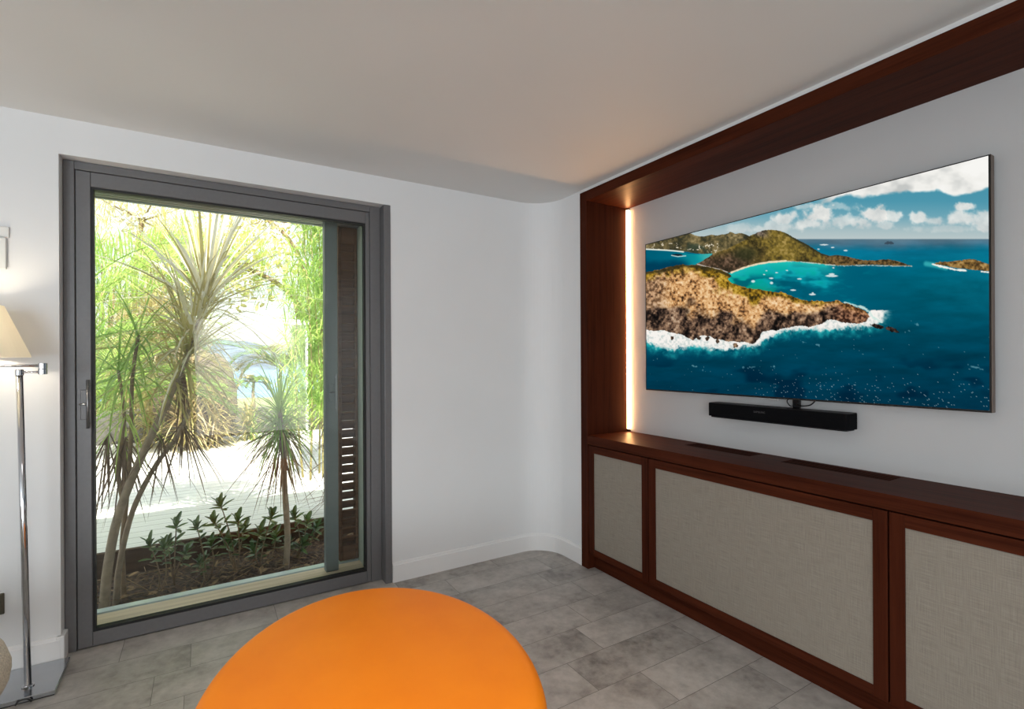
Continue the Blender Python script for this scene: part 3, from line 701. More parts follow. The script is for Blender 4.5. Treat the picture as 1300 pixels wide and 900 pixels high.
def build_screen():
    y0, y1, z0, z1 = TY1 - .006, TY0 + .0065, TZ0 + .0085, TZ1 - .005
    us = (np.arange(NU + 1)) / NU; vs = (np.arange(NV + 1)) / NV
    U, Vv = np.meshgrid(us, vs)                       # v = 0 is the top
    rgb = np.clip(paint(U, Vv), 0, 1)
    co = np.stack([np.full(U.shape, TX - .0022), y0 + (y1 - y0) * U, z1 + (z0 - z1) * Vv], -1).reshape(-1, 3) - np.array(ROOT[tv.name])
    idx = np.arange((NU + 1) * (NV + 1)).reshape(NV + 1, NU + 1)
    quads = np.stack([idx[:-1, :-1], idx[1:, :-1], idx[1:, 1:], idx[:-1, 1:]], -1).reshape(-1, 4)
    me = bpy.data.meshes.new('screen')
    me.vertices.add(len(co)); me.vertices.foreach_set('co', co.astype(np.float32).ravel())
    me.loops.add(quads.size); me.loops.foreach_set('vertex_index', quads.astype(np.int32).ravel())
    me.polygons.add(len(quads)); me.polygons.foreach_set('loop_start', (np.arange(len(quads)) * 4).astype(np.int32))
    me.update(calc_edges=True)
    lin = np.where(rgb <= .04045, rgb / 12.92, ((rgb + .055) / 1.055) ** 2.4)
    a = me.color_attributes.new('picture', 'FLOAT_COLOR', 'POINT')
    a.data.foreach_set('color', np.concatenate([lin.reshape(-1, 3), np.ones((len(co), 1))], 1).astype(np.float32).ravel())
    me.materials.append(MATS['tv_picture'])
    o = bpy.data.objects.new('screen', me); COL.objects.link(o); o.parent = tv
build_screen()

# soundbar on its bracket
sb = thing('soundbar', 'slim black soundbar mounted on the wall just below the television', 'soundbar', (2.41, 1.45, 1.03))
SX0, SX1, SY0, SY1, SZ0, SZ1 = 2.36, 2.448, 1.105, 1.814, 1.027, 1.105
b = B()
def rrect(x0, x1, y0, y1, r, n=5):
    out = []
    for cx, cy, a0 in ((x1 - r, y1 - r, 0), (x0 + r, y1 - r, PI / 2), (x0 + r, y0 + r, PI), (x1 - r, y0 + r, 1.5 * PI)):
        for k in range(n): out.append((cx + r * math.cos(a0 + PI / 2 * k / (n - 1)), cy + r * math.sin(a0 + PI / 2 * k / (n - 1))))
    return out
prism(b, rrect(SX0, SX1, SY0, SY1, .014), SZ0 + .007, SZ1 - .003); obj('grille_wrap', b, 'speaker_cloth', sb)
b = B(); prism(b, rrect(SX0 + .002, SX1, SY0 + .002, SY1 - .002, .013), SZ1 - .0028, SZ1); obj('top_panel', b, 'black_plastic', sb)
b = B(); prism(b, rrect(SX0 + .006, SX1, SY0 + .012, SY1 - .012, .012), SZ0, SZ0 + .0068); obj('base_panel', b, 'black_plastic', sb)
def text_mesh(s, size, depth):
    c = bpy.data.curves.new('lettering', 'FONT'); c.body = s; c.size = size; c.extrude = depth; c.align_x = 'CENTER'; c.align_y = 'CENTER'
    o = bpy.data.objects.new('lettering', c); COL.objects.link(o)
    bpy.context.view_layer.update()
    me = bpy.data.meshes.new_from_object(o.evaluated_get(bpy.context.evaluated_depsgraph_get()))
    bpy.data.objects.remove(o); return me
me = text_mesh('SAMSUNG', .0135, .0004)
lg = B(); lg.from_mesh(me)
lg.transform(Matrix(((0, 0, -1, SX0 - .0004), (-1, 0, 0, 1.512), (0, 1, 0, 1.077), (0, 0, 0, 1))))
obj('logo', lg, 'logo_grey', sb)
b = B(); box(b, SX1 + .0003, XN - .0005, 1.2, 1.7, 1.05, 1.09); box(b, 2.436, 2.452, 1.355, 1.39, SZ1 + .0002, TZ0 + .03, .003, 1)
bmesh.ops.translate(b, verts=b.verts, vec=(0, 0, 0)); obj('bracket', b, 'black_plastic', sb)
b = B(); tube(b, smooth_path([(2.437, 1.40, 1.152), (2.430, 1.412, 1.138), (2.428, 1.40, 1.118), (2.43, 1.388, 1.112)]), .0028, 8)
tube(b, smooth_path([(2.435, 1.37, 1.124), (2.43, 1.34, 1.118), (2.43, 1.30, 1.126), (2.435, 1.278, 1.150)]), .003, 8); tag(obj('cable', b, 'cable_black', origin=(2.43, 1.38, 1.11), smooth=True), 'looped black cable between soundbar and television', 'cable')

# ------------------------------------------------------------------ orange pouf
PC = Vector((.428, 1.487)); PA, PB = .597, .455; pu = Vector((.17, .985)); pv = Vector((.985, -.17))
pf = thing('ottoman', 'large orange leather oval pouf standing on the tiled floor', 'pouf', (PC.x, PC.y, 0))
def oval_ring(bm, off, z, seg=96):
    vs = []
    for k in range(seg):
        a = 2 * PI * k / seg
        q = PC + pu * ((PA + off + .026) * math.cos(a)) + pv * ((PB + off + .026) * math.sin(a)); vs.append(bm.verts.new((q.x, q.y, z)))
    return vs
def oval_body(prof, bot=True, top=True):
    bm = B(); rings = [oval_ring(bm, o, z) for o, z in prof]
    for a, c in zip(rings, rings[1:]):
        for k in range(96): bm.faces.new((a[k], a[(k + 1) % 96], c[(k + 1) % 96], c[k]))
    bm.faces.new(list(reversed(rings[0])))
    cz = prof[-1][1]; ctr = bm.verts.new((PC.x, PC.y, cz + .004))
    for k in range(96): bm.faces.new((rings[-1][k], rings[-1][(k + 1) % 96], ctr))
    return bm
prof = [(-.006, .2), (-.002, .26), (0, .33), (-.001, .374)]
rr = .055
for k in range(1, 9):
    a = PI / 2 * k / 8; prof.append((-.001 - rr * (1 - math.cos(a)), .374 + rr * .9 * math.sin(a)))
z = prof[-1][1]
for o, dz in ((-.12, .006), (-.2, .011), (-.3, .015), (-.4, .017)): prof.append((o, z + dz))
obj('seat_top', oval_body(prof), 'orange_leather', pf, smooth=True)
obj('side_band', oval_body([(-.05, .035), (-.035, .04), (-.03, .06), (-.016, .14), (-.006, .1995)]), 'orange_leather', pf, smooth=True)
b = B()
q = [PC + pu * ((PA + .022) * math.cos(2 * PI * k / 96)) + pv * ((PB + .022) * math.sin(2 * PI * k / 96)) for k in range(97)]
tube(b, [(p.x, p.y, .2) for p in q], .004, 6, cap=False); obj('piping', b, 'orange_leather', pf, smooth=True)
obj('plinth', oval_body([(-.09, 0), (-.09, .034)]), 'black_plastic', pf)

# ------------------------------------------------------------------ floor lamp
fl = thing('floor_lamp', 'chrome swing-arm floor lamp with cream cone shade beside the sliding door', 'lamp', (-.655, 2.84, 0))
b = B(); box(b, -.79, -.518, 2.712, 2.98, .004, .022, .002, 1); obj('base', b, 'steel_plate', fl)
b = B(); box(b, -.786, -.522, 2.716, 2.976, 0, .0038); obj('felt_pad', b, 'black_plastic', fl)
p0, p1 = Vector((-.619, 2.80, .0225)), Vector((-.640, 2.80, 1.297))
b = B(); tube(b, [p0, p1], .0115, 20); obj('pole', b, 'chrome', fl, smooth=True)
b = B(); lathe(b, [(.020, .0222), (.020, .026), (.0145, .0275), (.0145, .03)], (p0.x, p0.y, 0), 24); obj('collar', b, 'chrome', fl)
b = B(); lathe(b, [(.0125, 0), (.0135, .002), (.0135, .022), (.0118, .025)], (p1.x, p1.y, 1.292), 24); obj('pole_cap', b, 'chrome', fl)
hg = Vector((-.565, 2.78, 1.318))
b = B(); lathe(b, [(.013, -.022), (.0145, -.021), (.0145, -.001), (.0125, 0), (.0145, .001), (.0145, .023), (.013, .024)], hg, 24); obj('hinge', b, 'chrome', fl)
b = B(); tube(b, [(p1.x, p1.y, 1.306), (hg.x - .01, hg.y, 1.306)], .0045, 10); obj('arm', b, 'chrome', fl, smooth=True)
b = B(); tube(b, [(hg.x - .01, hg.y, 1.332), (-.79, 2.81, 1.332)], .0055, 10); obj('arm', b, 'chrome', fl, smooth=True)
SC = (-.79, 2.81)
b = B(); tube(b, [(SC[0], SC[1], 1.326), (SC[0], SC[1], 1.425)], .009, 12); lathe(b, [(.017, 1.385), (.018, 1.39), (.018, 1.43), (.014, 1.435)], (SC[0], SC[1], 0), 20); obj('lamp_holder', b, 'chrome', fl)
b = B(); lathe(b, [(.010, 1.437), (.014, 1.445), (.026, 1.465), (.030, 1.485), (.027, 1.503), (.014, 1.514), (.004, 1.516)], (SC[0], SC[1], 0), 20); obj('bulb', b, 'bulb_warm', fl, smooth=True)
b = B(); lathe(b, [(.178, 1.366), (.180, 1.366), (.180, 1.372), (.1015, 1.574), (.0995, 1.574), (.178, 1.371)], (SC[0], SC[1], 0), 56, closed=True); obj('lamp_shade', b, 'shade_cloth', fl, smooth=False)
b = B(); tube(b, smooth_path([(-.635, 2.705, .004), (-.628, 2.703, .016), (-.612, 2.703, .020), (-.596, 2.703, .016), (-.588, 2.704, .004)]), .003, 8); obj('cord', b, 'cable_black', fl, smooth=True)

# ------------------------------------------------------------------ things at the left edge
tc_ = thing('wall_controller', 'small white wall control box high on the wall above the lamp', 'wall control', (-.76, YW, 1.75))
b = B(); box(b, -.83, -.7225, YW - .016, YW - .0005, 1.745, 1.882, .004, 2); obj('casing', b, 'white_plastic', tc_)
b = B(); box(b, -.83, -.714, YW - .010, YW - .0005, 1.884, 1.93, .003, 2); obj('top_cover', b, 'white_plastic', tc_)
for z in (1.795, 1.824):
    b = B(); box(b, -.80, -.756, YW - .0185, YW - .0162, z, z + .008, .001, 1); obj('button', b, 'mark_grey', tc_)
ou = thing('wall_socket', 'dark bronze wall socket low on the wall behind the lamp pole', 'socket', (-.78, YW, .26))
b = B(); box(b, -.83, -.736, YW - .009, YW - .0005, .266, .355, .002, 1); obj('face_plate', b, 'bronze_plate', ou)
b = B(); lathe(b, [(.021, 0), (.021, .003)], (0, 0, 0), 24); bmesh.ops.rotate(b, verts=b.verts, cent=(0, 0, 0), matrix=Matrix.Rotation(PI / 2, 3, 'X')); bmesh.ops.translate(b, verts=b.verts, vec=(-.783, YW - .0092, .31)); obj('socket_ring', b, 'black_plastic', ou)

sf = thing('armchair', 'rounded grey-beige boucle armchair, only its corner showing at the left edge', 'armchair', (-1.0, 2.2, 0))
def puffy(name, x0, x1, y0, y1, z0, z1, r):
    b = B(); box(b, x0, x1, y0, y1, z0, z1, r, 6); return obj(name, b, 'boucle', sf, smooth=True)
puffy('seat', -1.42, -.548, 1.75, 2.40, .22, .47, .11)
puffy('backrest', -1.62, -1.36, 1.70, 2.45, .2, .80, .11)
for y in (1.85, 2.3):
    for x in (-1.5, -.78):
        b = B(); lathe(b, [(.016, 0), (.022, .215)], (x, y, 0), 16); obj('leg', b, 'mahogany_z', sf)
# ------------------------------------------------------------------ garden outside
rng = random.Random(7)
def rv(): return Vector((rng.gauss(0, 1), rng.gauss(0, 1), rng.gauss(0, 1))).normalized()
def rosette(bm, c, axis, n, L, W, a0, a1, droop, seg=5, jit=.25):
    """strap leaves spraying from a growing tip; a0..a1 is the spread from the axis in degrees"""
    c = Vector(c); axis = Vector(axis).normalized(); u = axis.orthogonal().normalized(); w = axis.cross(u)
    for k in range(n):
        th = 2.39996 * k + rng.uniform(-.2, .2); t = k / max(1, n - 1)
        a = math.radians(a0 + (a1 - a0) * t + rng.uniform(-8, 8))
        d = axis * math.cos(a) + (u * math.cos(th) + w * math.sin(th)) * math.sin(a)
        l = L * rng.uniform(1 - jit, 1 + jit)
        strap(bm, c - axis * (.12 * L * t), d, l, W * rng.uniform(.8, 1.2), droop * rng.uniform(.5, 1.3) * (.4 + t), seg)
def oval_sprig(bm, c, axis, n, L, W, a0=20, a1=95):
    c = Vector(c); axis = Vector(axis).normalized(); u = axis.orthogonal().normalized(); w = axis.cross(u)
    for k in range(n):
        th = 2.39996 * k; t = k / max(1, n - 1); a = math.radians(a0 + (a1 - a0) * t)
        d = axis * math.cos(a) + (u * math.cos(th) + w * math.sin(th)) * math.sin(a)
        oval(bm, c - axis * (.5 * L * t), d, L * rng.uniform(.8, 1.15), W * rng.uniform(.85, 1.15), axis)
def frond(bm, base, d, L, droop, nleaf=34, leafL=.42, leafW=.016, up=.5):
    """feather palm frond: arching rib with leaflets along both sides"""
    d = Vector(d).normalized(); p = Vector(base); pts = [p.copy()]; n = 14; ds = [d.copy()]
    for i in range(n):
        d = (d + Vector((0, 0, -1)) * droop / n * (.4 + 1.6 * i / n)).normalized(); p = p + d * (L / n); pts.append(p.copy()); ds.append(d.copy())
    tube(bm, pts, [.010 * (1 - .85 * i / n) + .001 for i in range(n + 1)], 5)
    for k in range(nleaf):
        t = .14 + .86 * k / (nleaf - 1); f = t * n; i = min(int(f), n - 1); q = pts[i].lerp(pts[i + 1], f - i); dd = ds[i]
        side = dd.cross(Vector((0, 0, 1))); side = side.normalized() if side.length > 1e-3 else Vector((1, 0, 0)); nr = side.cross(dd)
        ll = leafL * (math.sin(PI * (.12 + .8 * t)) * .8 + .25)
        for s in (-1, 1):
            strap(bm, q, dd * .75 + side * s * .8 + nr * (up * rng.uniform(.2, .9)), ll * rng.uniform(.85, 1.1), leafW, .7, 3)
def leaf_cloud(bm, c, rad, n, L, W):
    c = Vector(c)
    for k in range(n):
        q = rv() * (rng.random() ** .45); p = c + Vector((q.x * rad[0], q.y * rad[1], q.z * rad[2]))
        oval(bm, p, rv() + Vector((0, 0, -.2)), L * rng.uniform(.7, 1.3), W * rng.uniform(.7, 1.3), rv())

DZ, SZ = .05, -.10
b = B(); box(b, -9, 9, 4.352, 9.95, -.2, DZ); struct('floor_deck', b, 'white_deck')
b = B(); box(b, -9, 9, 4.31, 4.35, -.2, DZ + .012, .004, 1); struct('trim_6', b, 'edge_board')
def soil():
    b = B(); nx, ny = 120, 26; g = []
    for j in range(ny + 1):
        row = []
        for i in range(nx + 1):
            x = -3 + 6.0 * i / nx; y = 3.445 + .864 * j / ny
            z = SZ + .035 * mnoise.noise(Vector((x * 3, y * 3, 0))) + .022 * mnoise.noise(Vector((x * 14, y * 14, 3))) + .01 * mnoise.noise(Vector((x * 40, y * 40, 7)))
            row.append(b.verts.new((x, y, z)))
        g.append(row)
    for j in range(ny):
        for i in range(nx): b.faces.new((g[j][i], g[j][i + 1], g[j + 1][i + 1], g[j + 1][i]))
    struct('ground_bed', b, 'mulch', smooth=True)
soil()
b = B(); box(b, -9, .1, 10.0, 10.22, -.3, .56, .01, 1); box(b, .1, 9, 10.0, 10.22, -.3, .50, .01, 1); struct('wall_garden', b, 'shaded_concrete')
b = B()
gp = [(-60, 10.0, -.4), (60, 10.0, -.4), (60, 40, -1.3), (-60, 40, -1.3)]
b.faces.new([b.verts.new(p) for p in gp]); b.faces.new([b.verts.new(p) for p in [(-60, 40, -1.3), (60, 40, -1.3), (90, 70, -26), (-90, 70, -26)]])
struct('ground_slope', b, 'terrain')
b = B(); b.faces.new([b.verts.new(p) for p in [(-9000, 60, -25), (9000, 60, -25), (9000, 9000, -25), (-9000, 9000, -25)]]); struct('sea', b, 'sea_water')
def hills():
    b = B(); g = []
    nx, ny = 150, 14
    for j in range(ny + 1):
        row = []
        for i in range(nx + 1):
            x = -1500 + 3000 * i / nx; t = j / ny; y = 1500 + 500 * t
            ridge = 52 + .012 * x + 26 * mnoise.noise(Vector((x * .006, 1.3, 0))) + 12 * mnoise.noise(Vector((x * .02, 4, 0)))
            z = -26 + (max(ridge, 12) + 26) * math.sin(min(1, t * 1.25) * PI / 2) + 9 * mnoise.noise(Vector((x * .02, y * .02, 0))) * min(1, t * 3)
            row.append(b.verts.new((x, y, z)))
        g.append(row)
    for j in range(ny):
        for i in range(nx): b.faces.new((g[j][i], g[j][i + 1], g[j + 1][i + 1], g[j + 1][i]))
    struct('hills', b, 'hazy_hill_slope', smooth=True)
hills()
b = B(); box(b, -9, 8, -8.0, YO + .02, ZC + .26, ZC + .36); struct('roof', b, 'exterior_render')  # unseen rear overhang lengthened to block sun at the rear openings

# made-up white frame at the deck end, standing in for a window reflection
pg = thing('window_reflection_frame', 'slim white frame at the end of the deck, standing in for a window reflection', 'reflection_frame', (.8, 9.6, DZ))
b = B(); box(b, -.15, 1.62, 9.58, 9.64, 1.965, 2.06, .004, 1); obj('beam', b, 'reflection_frame_white', pg)
b = B(); box(b, 1.545, 1.59, 9.585, 9.635, DZ + .001, 1.9645, .004, 1); obj('post', b, 'reflection_frame_white', pg)
b = B(); box(b, -.14, -.08, 9.585, 9.635, DZ + .001, 1.9645, .004, 1); obj('post', b, 'reflection_frame_white', pg)

# rounded mass by the wall, added where the reflection in the glass is dark
def reflection_mass():
    b = B(); bmesh.ops.create_icosphere(b, subdivisions=5, radius=1)
    for v in b.verts:
        n = v.co.normalized(); f = 1 + .16 * mnoise.noise(n * 1.7 + Vector((3, 1, 2))) + .06 * mnoise.noise(n * 5)
        v.co = Vector((n.x * .52 * f, n.y * .3 * f, n.z * .86 * f)) + Vector((-.10, 9.28, .74))
        v.co.z = max(v.co.z, DZ + .001)
    o = obj('reflection_mass', b, 'rock', origin=(-.1, 9.28, DZ), smooth=True); tag(o, 'tall dark brown mass standing in for a dark reflection, behind spiky leaves', 'reflection_mass')
reflection_mass()

# left multi-stemmed plant in the bed
pa = thing('dracaena', 'tall multi-stemmed strap-leaved plant leaning right at the left of the bed', 'plant', (-.5, 3.75, SZ))
def stem(px, rads, mat='bark', parent=None, seg=10):
    pts = smooth_path([at(x, y, Y) for x, y, Y in px], 5); n = len(pts)
    rr = [rads[0] + (rads[1] - rads[0]) * i / (n - 1) + .0015 * mnoise.noise(Vector((i * .9, 0, 0))) for i in range(n)]
    b = B(); tube(b, pts, rr, seg); obj('stem', b, mat, parent, smooth=True); return pts
s1 = stem([(132, 775, 3.72), (137, 720, 3.73), (150, 655, 3.76), (175, 590, 3.82), (208, 520, 3.92), (236, 455, 4.0), (255, 405, 4.05)], (.026, .018), 'bark', pa)
s2 = stem([(147, 768, 3.78), (152, 715, 3.8), (168, 650, 3.84), (195, 595, 3.9), (226, 552, 3.98), (240, 520, 4.02)], (.017, .012), 'bark', pa)
s3 = stem([(158, 765, 3.85), (155, 700, 3.85), (160, 640, 3.86), (166, 560, 3.9), (168, 480, 3.94), (176, 425, 3.97)], (.016, .009), 'thin_bark', pa)
s4 = stem([(156, 640, 3.87), (150, 590, 3.9), (158, 530, 3.96), (150, 470, 4.0)], (.012, .008), 'thin_bark', pa)
def crown(name, mat, items, parent):
    b = B()
    for c, ax, n, L, W, a0, a1, dr in items: rosette(b, c, ax, n, L, W, a0, a1, dr)
    return obj(name, b, mat, parent)
crown('leaf_crown', 'leaf_cream', [(at(262, 372, 4.06), (.14, .1, 1), 84, .80, .022, 3, 92, .5), (at(252, 402, 4.04), (.35, -.1, .9), 50, .66, .018, 15, 105, .8), (at(245, 428, 4.03), (-.4, -.1, .9), 40, .55, .018, 15, 95, .9)], pa)
crown('leaf_crown', 'leaf_olive', [(at(262, 378, 4.05), (.2, 0, 1), 34, .78, .020, 4, 80, .6), (at(240, 450, 4.02), (.3, 0, 1), 70, .55, .018, 25, 120, .9), (at(238, 420, 4.0), (-.6, .1, .7), 40, .6, .016, 15, 80, .9), (at(226, 480, 3.98), (.5, 0, .9), 40, .5, .016, 30, 120, 1.0)], pa)
crown('leaf_crown', 'leaf_green', [(at(176, 425, 3.97), (.3, 0, 1), 36, .5, .012, 30, 110, 1.4), (at(150, 470, 4.0), (-.3, 0, 1), 36, .5, .012, 25, 110, 1.3), (at(170, 470, 3.96), (.2, 0, 1), 30, .45, .011, 40, 120, 1.4)], pa)
crown('leaf_crown', 'leaf_lime', [(at(174, 445, 3.98), (.1, .1, 1), 34, .5, .011, 35, 115, 1.2), (at(158, 520, 3.96), (0, 0, 1), 40, .45, .011, 40, 125, 1.3)], pa)
crown('dry_leaves', 'leaf_dry', [(at(236, 545, 4.02), (.5, 0, -.85), 34, .44, .012, 8, 75, .35), (at(205, 560, 3.9), (0, 0, -1), 18, .42, .010, 10, 70, .3), (at(158, 565, 3.95), (-.15, 0, -1), 34, .46, .013, 8, 58, .3), (at(135, 560, 3.95), (-.3, 0, -1), 16, .44, .013, 10, 50, .3), (at(232, 470, 4.03), (0, 0, -1), 12, .5, .014, 2, 20, .2)], pa)

# right plant in the bed
pb = thing('dracaena', 'slender single-stemmed plant with drooping dry leaves at the right of the bed', 'plant', (.47, 3.84, SZ))
stem([(363, 722, 3.84), (365, 680, 3.85), (362, 630, 3.87), (360, 585, 3.9), (357, 545, 3.93), (355, 520, 3.97)], (.022, .016), 'bark', pb)
crown('leaf_crown', 'leaf_green', [(at(355, 522, 3.96), (0, 0, 1), 90, .36, .013, 15, 110, 1.3), (at(356, 540, 3.94), (.1, 0, 1), 80, .38, .012, 45, 120, 1.2)], pb)
crown('leaf_crown', 'leaf_olive', [(at(357, 545, 3.94), (0, 0, 1), 70, .38, .012, 50, 125, 1.0)], pb)
crown('dry_leaves', 'leaf_dry', [(at(358, 552, 3.92), (-.25, 0, -1), 56, .52, .010, 8, 98, .75), (at(360, 580, 3.9), (.1, 0, -1), 24, .38, .009, 6, 60, .25)], pb)

# bamboo-like clump at the right edge of the view
pc = thing('bamboo', 'tall bright green narrow-leaved clump outside, beside the shutter', 'plant', (1.1, 5.9, DZ))
for k, (px, top) in enumerate([(386, 250), (398, 235), (408, 260), (376, 330), (416, 240), (402, 300)]):
    p0 = at(px + 8, 600, 5.8 + .06 * k); p0.z = DZ; p1 = at(px, top, 5.9 + .06 * k)
    pts = [p0.lerp(p1, t / 8) + Vector((.04 * math.sin(t * .5 + k), 0, 0)) for t in range(9)]
    b = B(); tube(b, pts, [.012 - .001 * i for i in range(9)], 7); cane = obj('cane', b, 'palm_stem', pc, smooth=True)
    b = B()
    for i in range(2, 9):
        for q in range(7): rosette(b, pts[i] + Vector((rng.uniform(-.12, .12), rng.uniform(-.12, .12), rng.uniform(-.15, .15))), (rng.uniform(-.6, .6), rng.uniform(-.5, .5), .8), 6, .30, .016, 10, 95, .7, 4)
    obj('leaves', b, ('leaf_green', 'leaf_lime')[k % 2], pc)
b = B()
for (x, y) in ((404, 545), (410, 570), (408, 620), (412, 590), (413, 640)): rosette(b, at(x + 8, y - 10, 4.5), (-.8, 0, -.3), 14, .30, .010, 10, 80, .5, 4)
obj('dry_leaves', b, 'leaf_dry', pc)

# feather palm standing left of the view, its fronds reaching across
pp = thing('feather_palm', 'feathery green palm fronds reaching in from the left outside the glass', 'palm', (-1.08, 5.0, DZ))
b = B(); tube(b, [(-1.08, 5.0, DZ), (-1.08, 5.0, .5), (-1.07, 5.0, 1.0)], [.07, .06, .05], 12); obj('trunk', b, 'palm_stem', pp, smooth=True)
for k, (dx, dy, dz, L, dr, m) in enumerate([(1, -.25, .95, 2.0, .9, 'leaf_green'), (1, .1, .6, 1.9, .9, 'leaf_green'), (1, -.5, .35, 1.7, .8, 'leaf_green'), (.8, -.6, 1.3, 2.1, .9, 'leaf_lime'), (.7, .2, 1.6, 2.2, .9, 'leaf_lime'), (.9, .5, 1.0, 2.0, 1.0, 'leaf_lime'), (1, -.1, .25, 1.6, .7, 'leaf_green'), (.3, -.4, 1.8, 2.2, .8, 'leaf_lime'), (.8, -.9, .6, 1.6, 1.0, 'leaf_green'), (.9, .3, .3, 1.7, .7, 'leaf_olive'), (1.0, -.3, 1.5, 2.2, 1.1, 'leaf_lime'), (.5, -.7, .9, 1.8, 1.0, 'leaf_green'), (-.6, .2, 1.2, 1.8, .9, 'leaf_green'), (-.3, .8, 1, 1.8, .9, 'leaf_green')]):
    b = B(); frond(b, (-1.07, 5.0, .95 + .045 * k), (dx, dy * .5 + .12, dz), L * .78, dr * 1.1, 52, .42, .011); obj('frond', b, m, pp)
# second palm, nearer and lower, hides the foot of the wall at the left
pp2 = thing('feather_palm', 'low clump of green and straw-coloured palm fronds at the far left of the deck', 'palm', (-1.45, 8.6, DZ))
b = B(); tube(b, [(-1.45, 8.6, DZ), (-1.45, 8.6, .45)], [.08, .06], 12); obj('trunk', b, 'palm_stem', pp2, smooth=True)
for k in range(13):
    a = -1.2 + 2.8 * k / 12 + rng.uniform(-.2, .2)
    b = B(); frond(b, (-1.45, 8.6, .42), (math.cos(a), -math.sin(a) * .6, rng.uniform(.5, 1.8)), rng.uniform(1.4, 2.2), .9, 50, .5, .014); obj('frond', b, ('leaf_green', 'leaf_lime', 'leaf_tan', 'leaf_green')[k % 4], pp2)

# spiky clumps along the wall at the end of the deck
for k, (x, y, h, n, m1, m2, lab) in enumerate([
        (-.72, 9.45, .75, 46, 'leaf_olive', 'leaf_tan', 'spiky straw-coloured clump at the left end of the low garden wall'),
        (-.22, 8.9, 1.0, 70, 'leaf_tan', 'leaf_olive', 'spiky brown and olive clump in front of the dark mass'),
        (.10, 8.95, .62, 46, 'leaf_olive', 'leaf_tan', 'low spiky clump beside the right foot of the dark mass'),
        (1.15, 9.3, .5, 40, 'leaf_green', 'leaf_olive', 'small green clump below the white frame opening'),
        (.62, 9.35, .42, 36, 'leaf_olive', 'leaf_green', 'smallest olive clump in the middle of the white frame opening')]):
    t = thing('spiky_shrub', lab, 'shrub', (x, y, DZ))
    b = B(); tube(b, [(x, y, DZ), (x + .02, y, DZ + h * .35), (x, y, DZ + h * .55)], [.03, .026, .02], 8); obj('stem', b, 'bark', t, smooth=True)
    b = B()
    for z in (.35, .6, .95): rosette(b, (x, y, DZ + h * z), (0, -.1, 1), n, h * .8, .03, 10, 125, .8)
    obj('leaves', b, m1, t)
    b = B()
    for z in (.3, .7): rosette(b, (x + .06, y - .04, DZ + h * z), (0, -.2, 1), n // 2, h * .75, .026, 20, 130, .9)
    obj('dry_leaves', b, m2, t)

# far palms seen through the white frame
for (px, py, Y, L, lab) in ((356, 468, 14.0, 1.15, 'green palm with arching fronds seen through the white frame'), (322, 486, 17.0, .5, 'tiny distant palm left of the larger one in the white frame')):
    c = at(px, py, Y); t = thing('coconut_palm', lab, 'palm', (c.x, c.y, -.6))
    b = B(); tube(b, [(c.x + .05, c.y, -.6), (c.x - .02, c.y, .3), (c.x, c.y, c.z)], [.05, .045, .04], 8); obj('trunk', b, 'bark', t, smooth=True)
    for k in range(13):
        a = 2 * PI * k / 13; b = B(); frond(b, c, (math.cos(a), math.sin(a) * .6, rng.uniform(.1, 1.3)), L * rng.uniform(.85, 1.15), 1.7, 26, L * .48, .034); obj('frond', b, ('leaf_green', 'leaf_olive')[k % 2], t)

# tall growth beyond the garden wall
bgp = [(-2.7, 11.2, 2.6, 'leaf_lime', 'leaf_green', 'tall lime green thicket beyond the garden wall, furthest left'),
       (-1.6, 12.2, 3.4, 'leaf_green', 'leaf_lime', 'tall green thicket beyond the garden wall behind the palm fronds'),
       (-.75, 11.6, 2.4, 'leaf_olive', 'leaf_tan', 'olive thicket rising behind the leaning stems of the nearest plant'),
       (-.55, 13.0, 4.0, 'leaf_yellow', 'leaf_lime', 'tall yellow-green thicket behind the cream leaf crown'),
       (2.15, 11.4, 3.1, 'leaf_lime', 'leaf_green', 'bright lime thicket to the right of the white frame post'),
       (2.9, 12.4, 4.2, 'leaf_green', 'leaf_lime', 'tall green thicket at the right beyond the bamboo')]
for k, (x, y, h, m1, m2, lab) in enumerate(bgp):
    t = thing('thicket', lab, 'shrub', (x, y, -.45))
    b = B()
    for q in range(7):
        a = rng.uniform(0, 6.28); tube(b, [(x + .1 * math.cos(a), y + .1 * math.sin(a), -.45), (x + .35 * math.cos(a), y + .3 * math.sin(a), h * .5), (x + .6 * math.cos(a), y + .4 * math.sin(a), h * .92)], [.03, .022, .012], 6)
    obj('stems', b, 'thin_bark', t, smooth=True)
    for m, nn in ((m1, 60), (m2, 44)):
        b = B()
        for q in range(nn):
            z = rng.uniform(.1, 1) * h; r = .75 * (1 - .35 * z / h)
            rosette(b, (x + rng.uniform(-r, r), y + rng.uniform(-.5, .5), z), (rng.uniform(-.5, .5), rng.uniform(-.6, .1), 1), 24, .66, .020, 10, 110, .9, 4)
        obj('leaves', b, m, t)
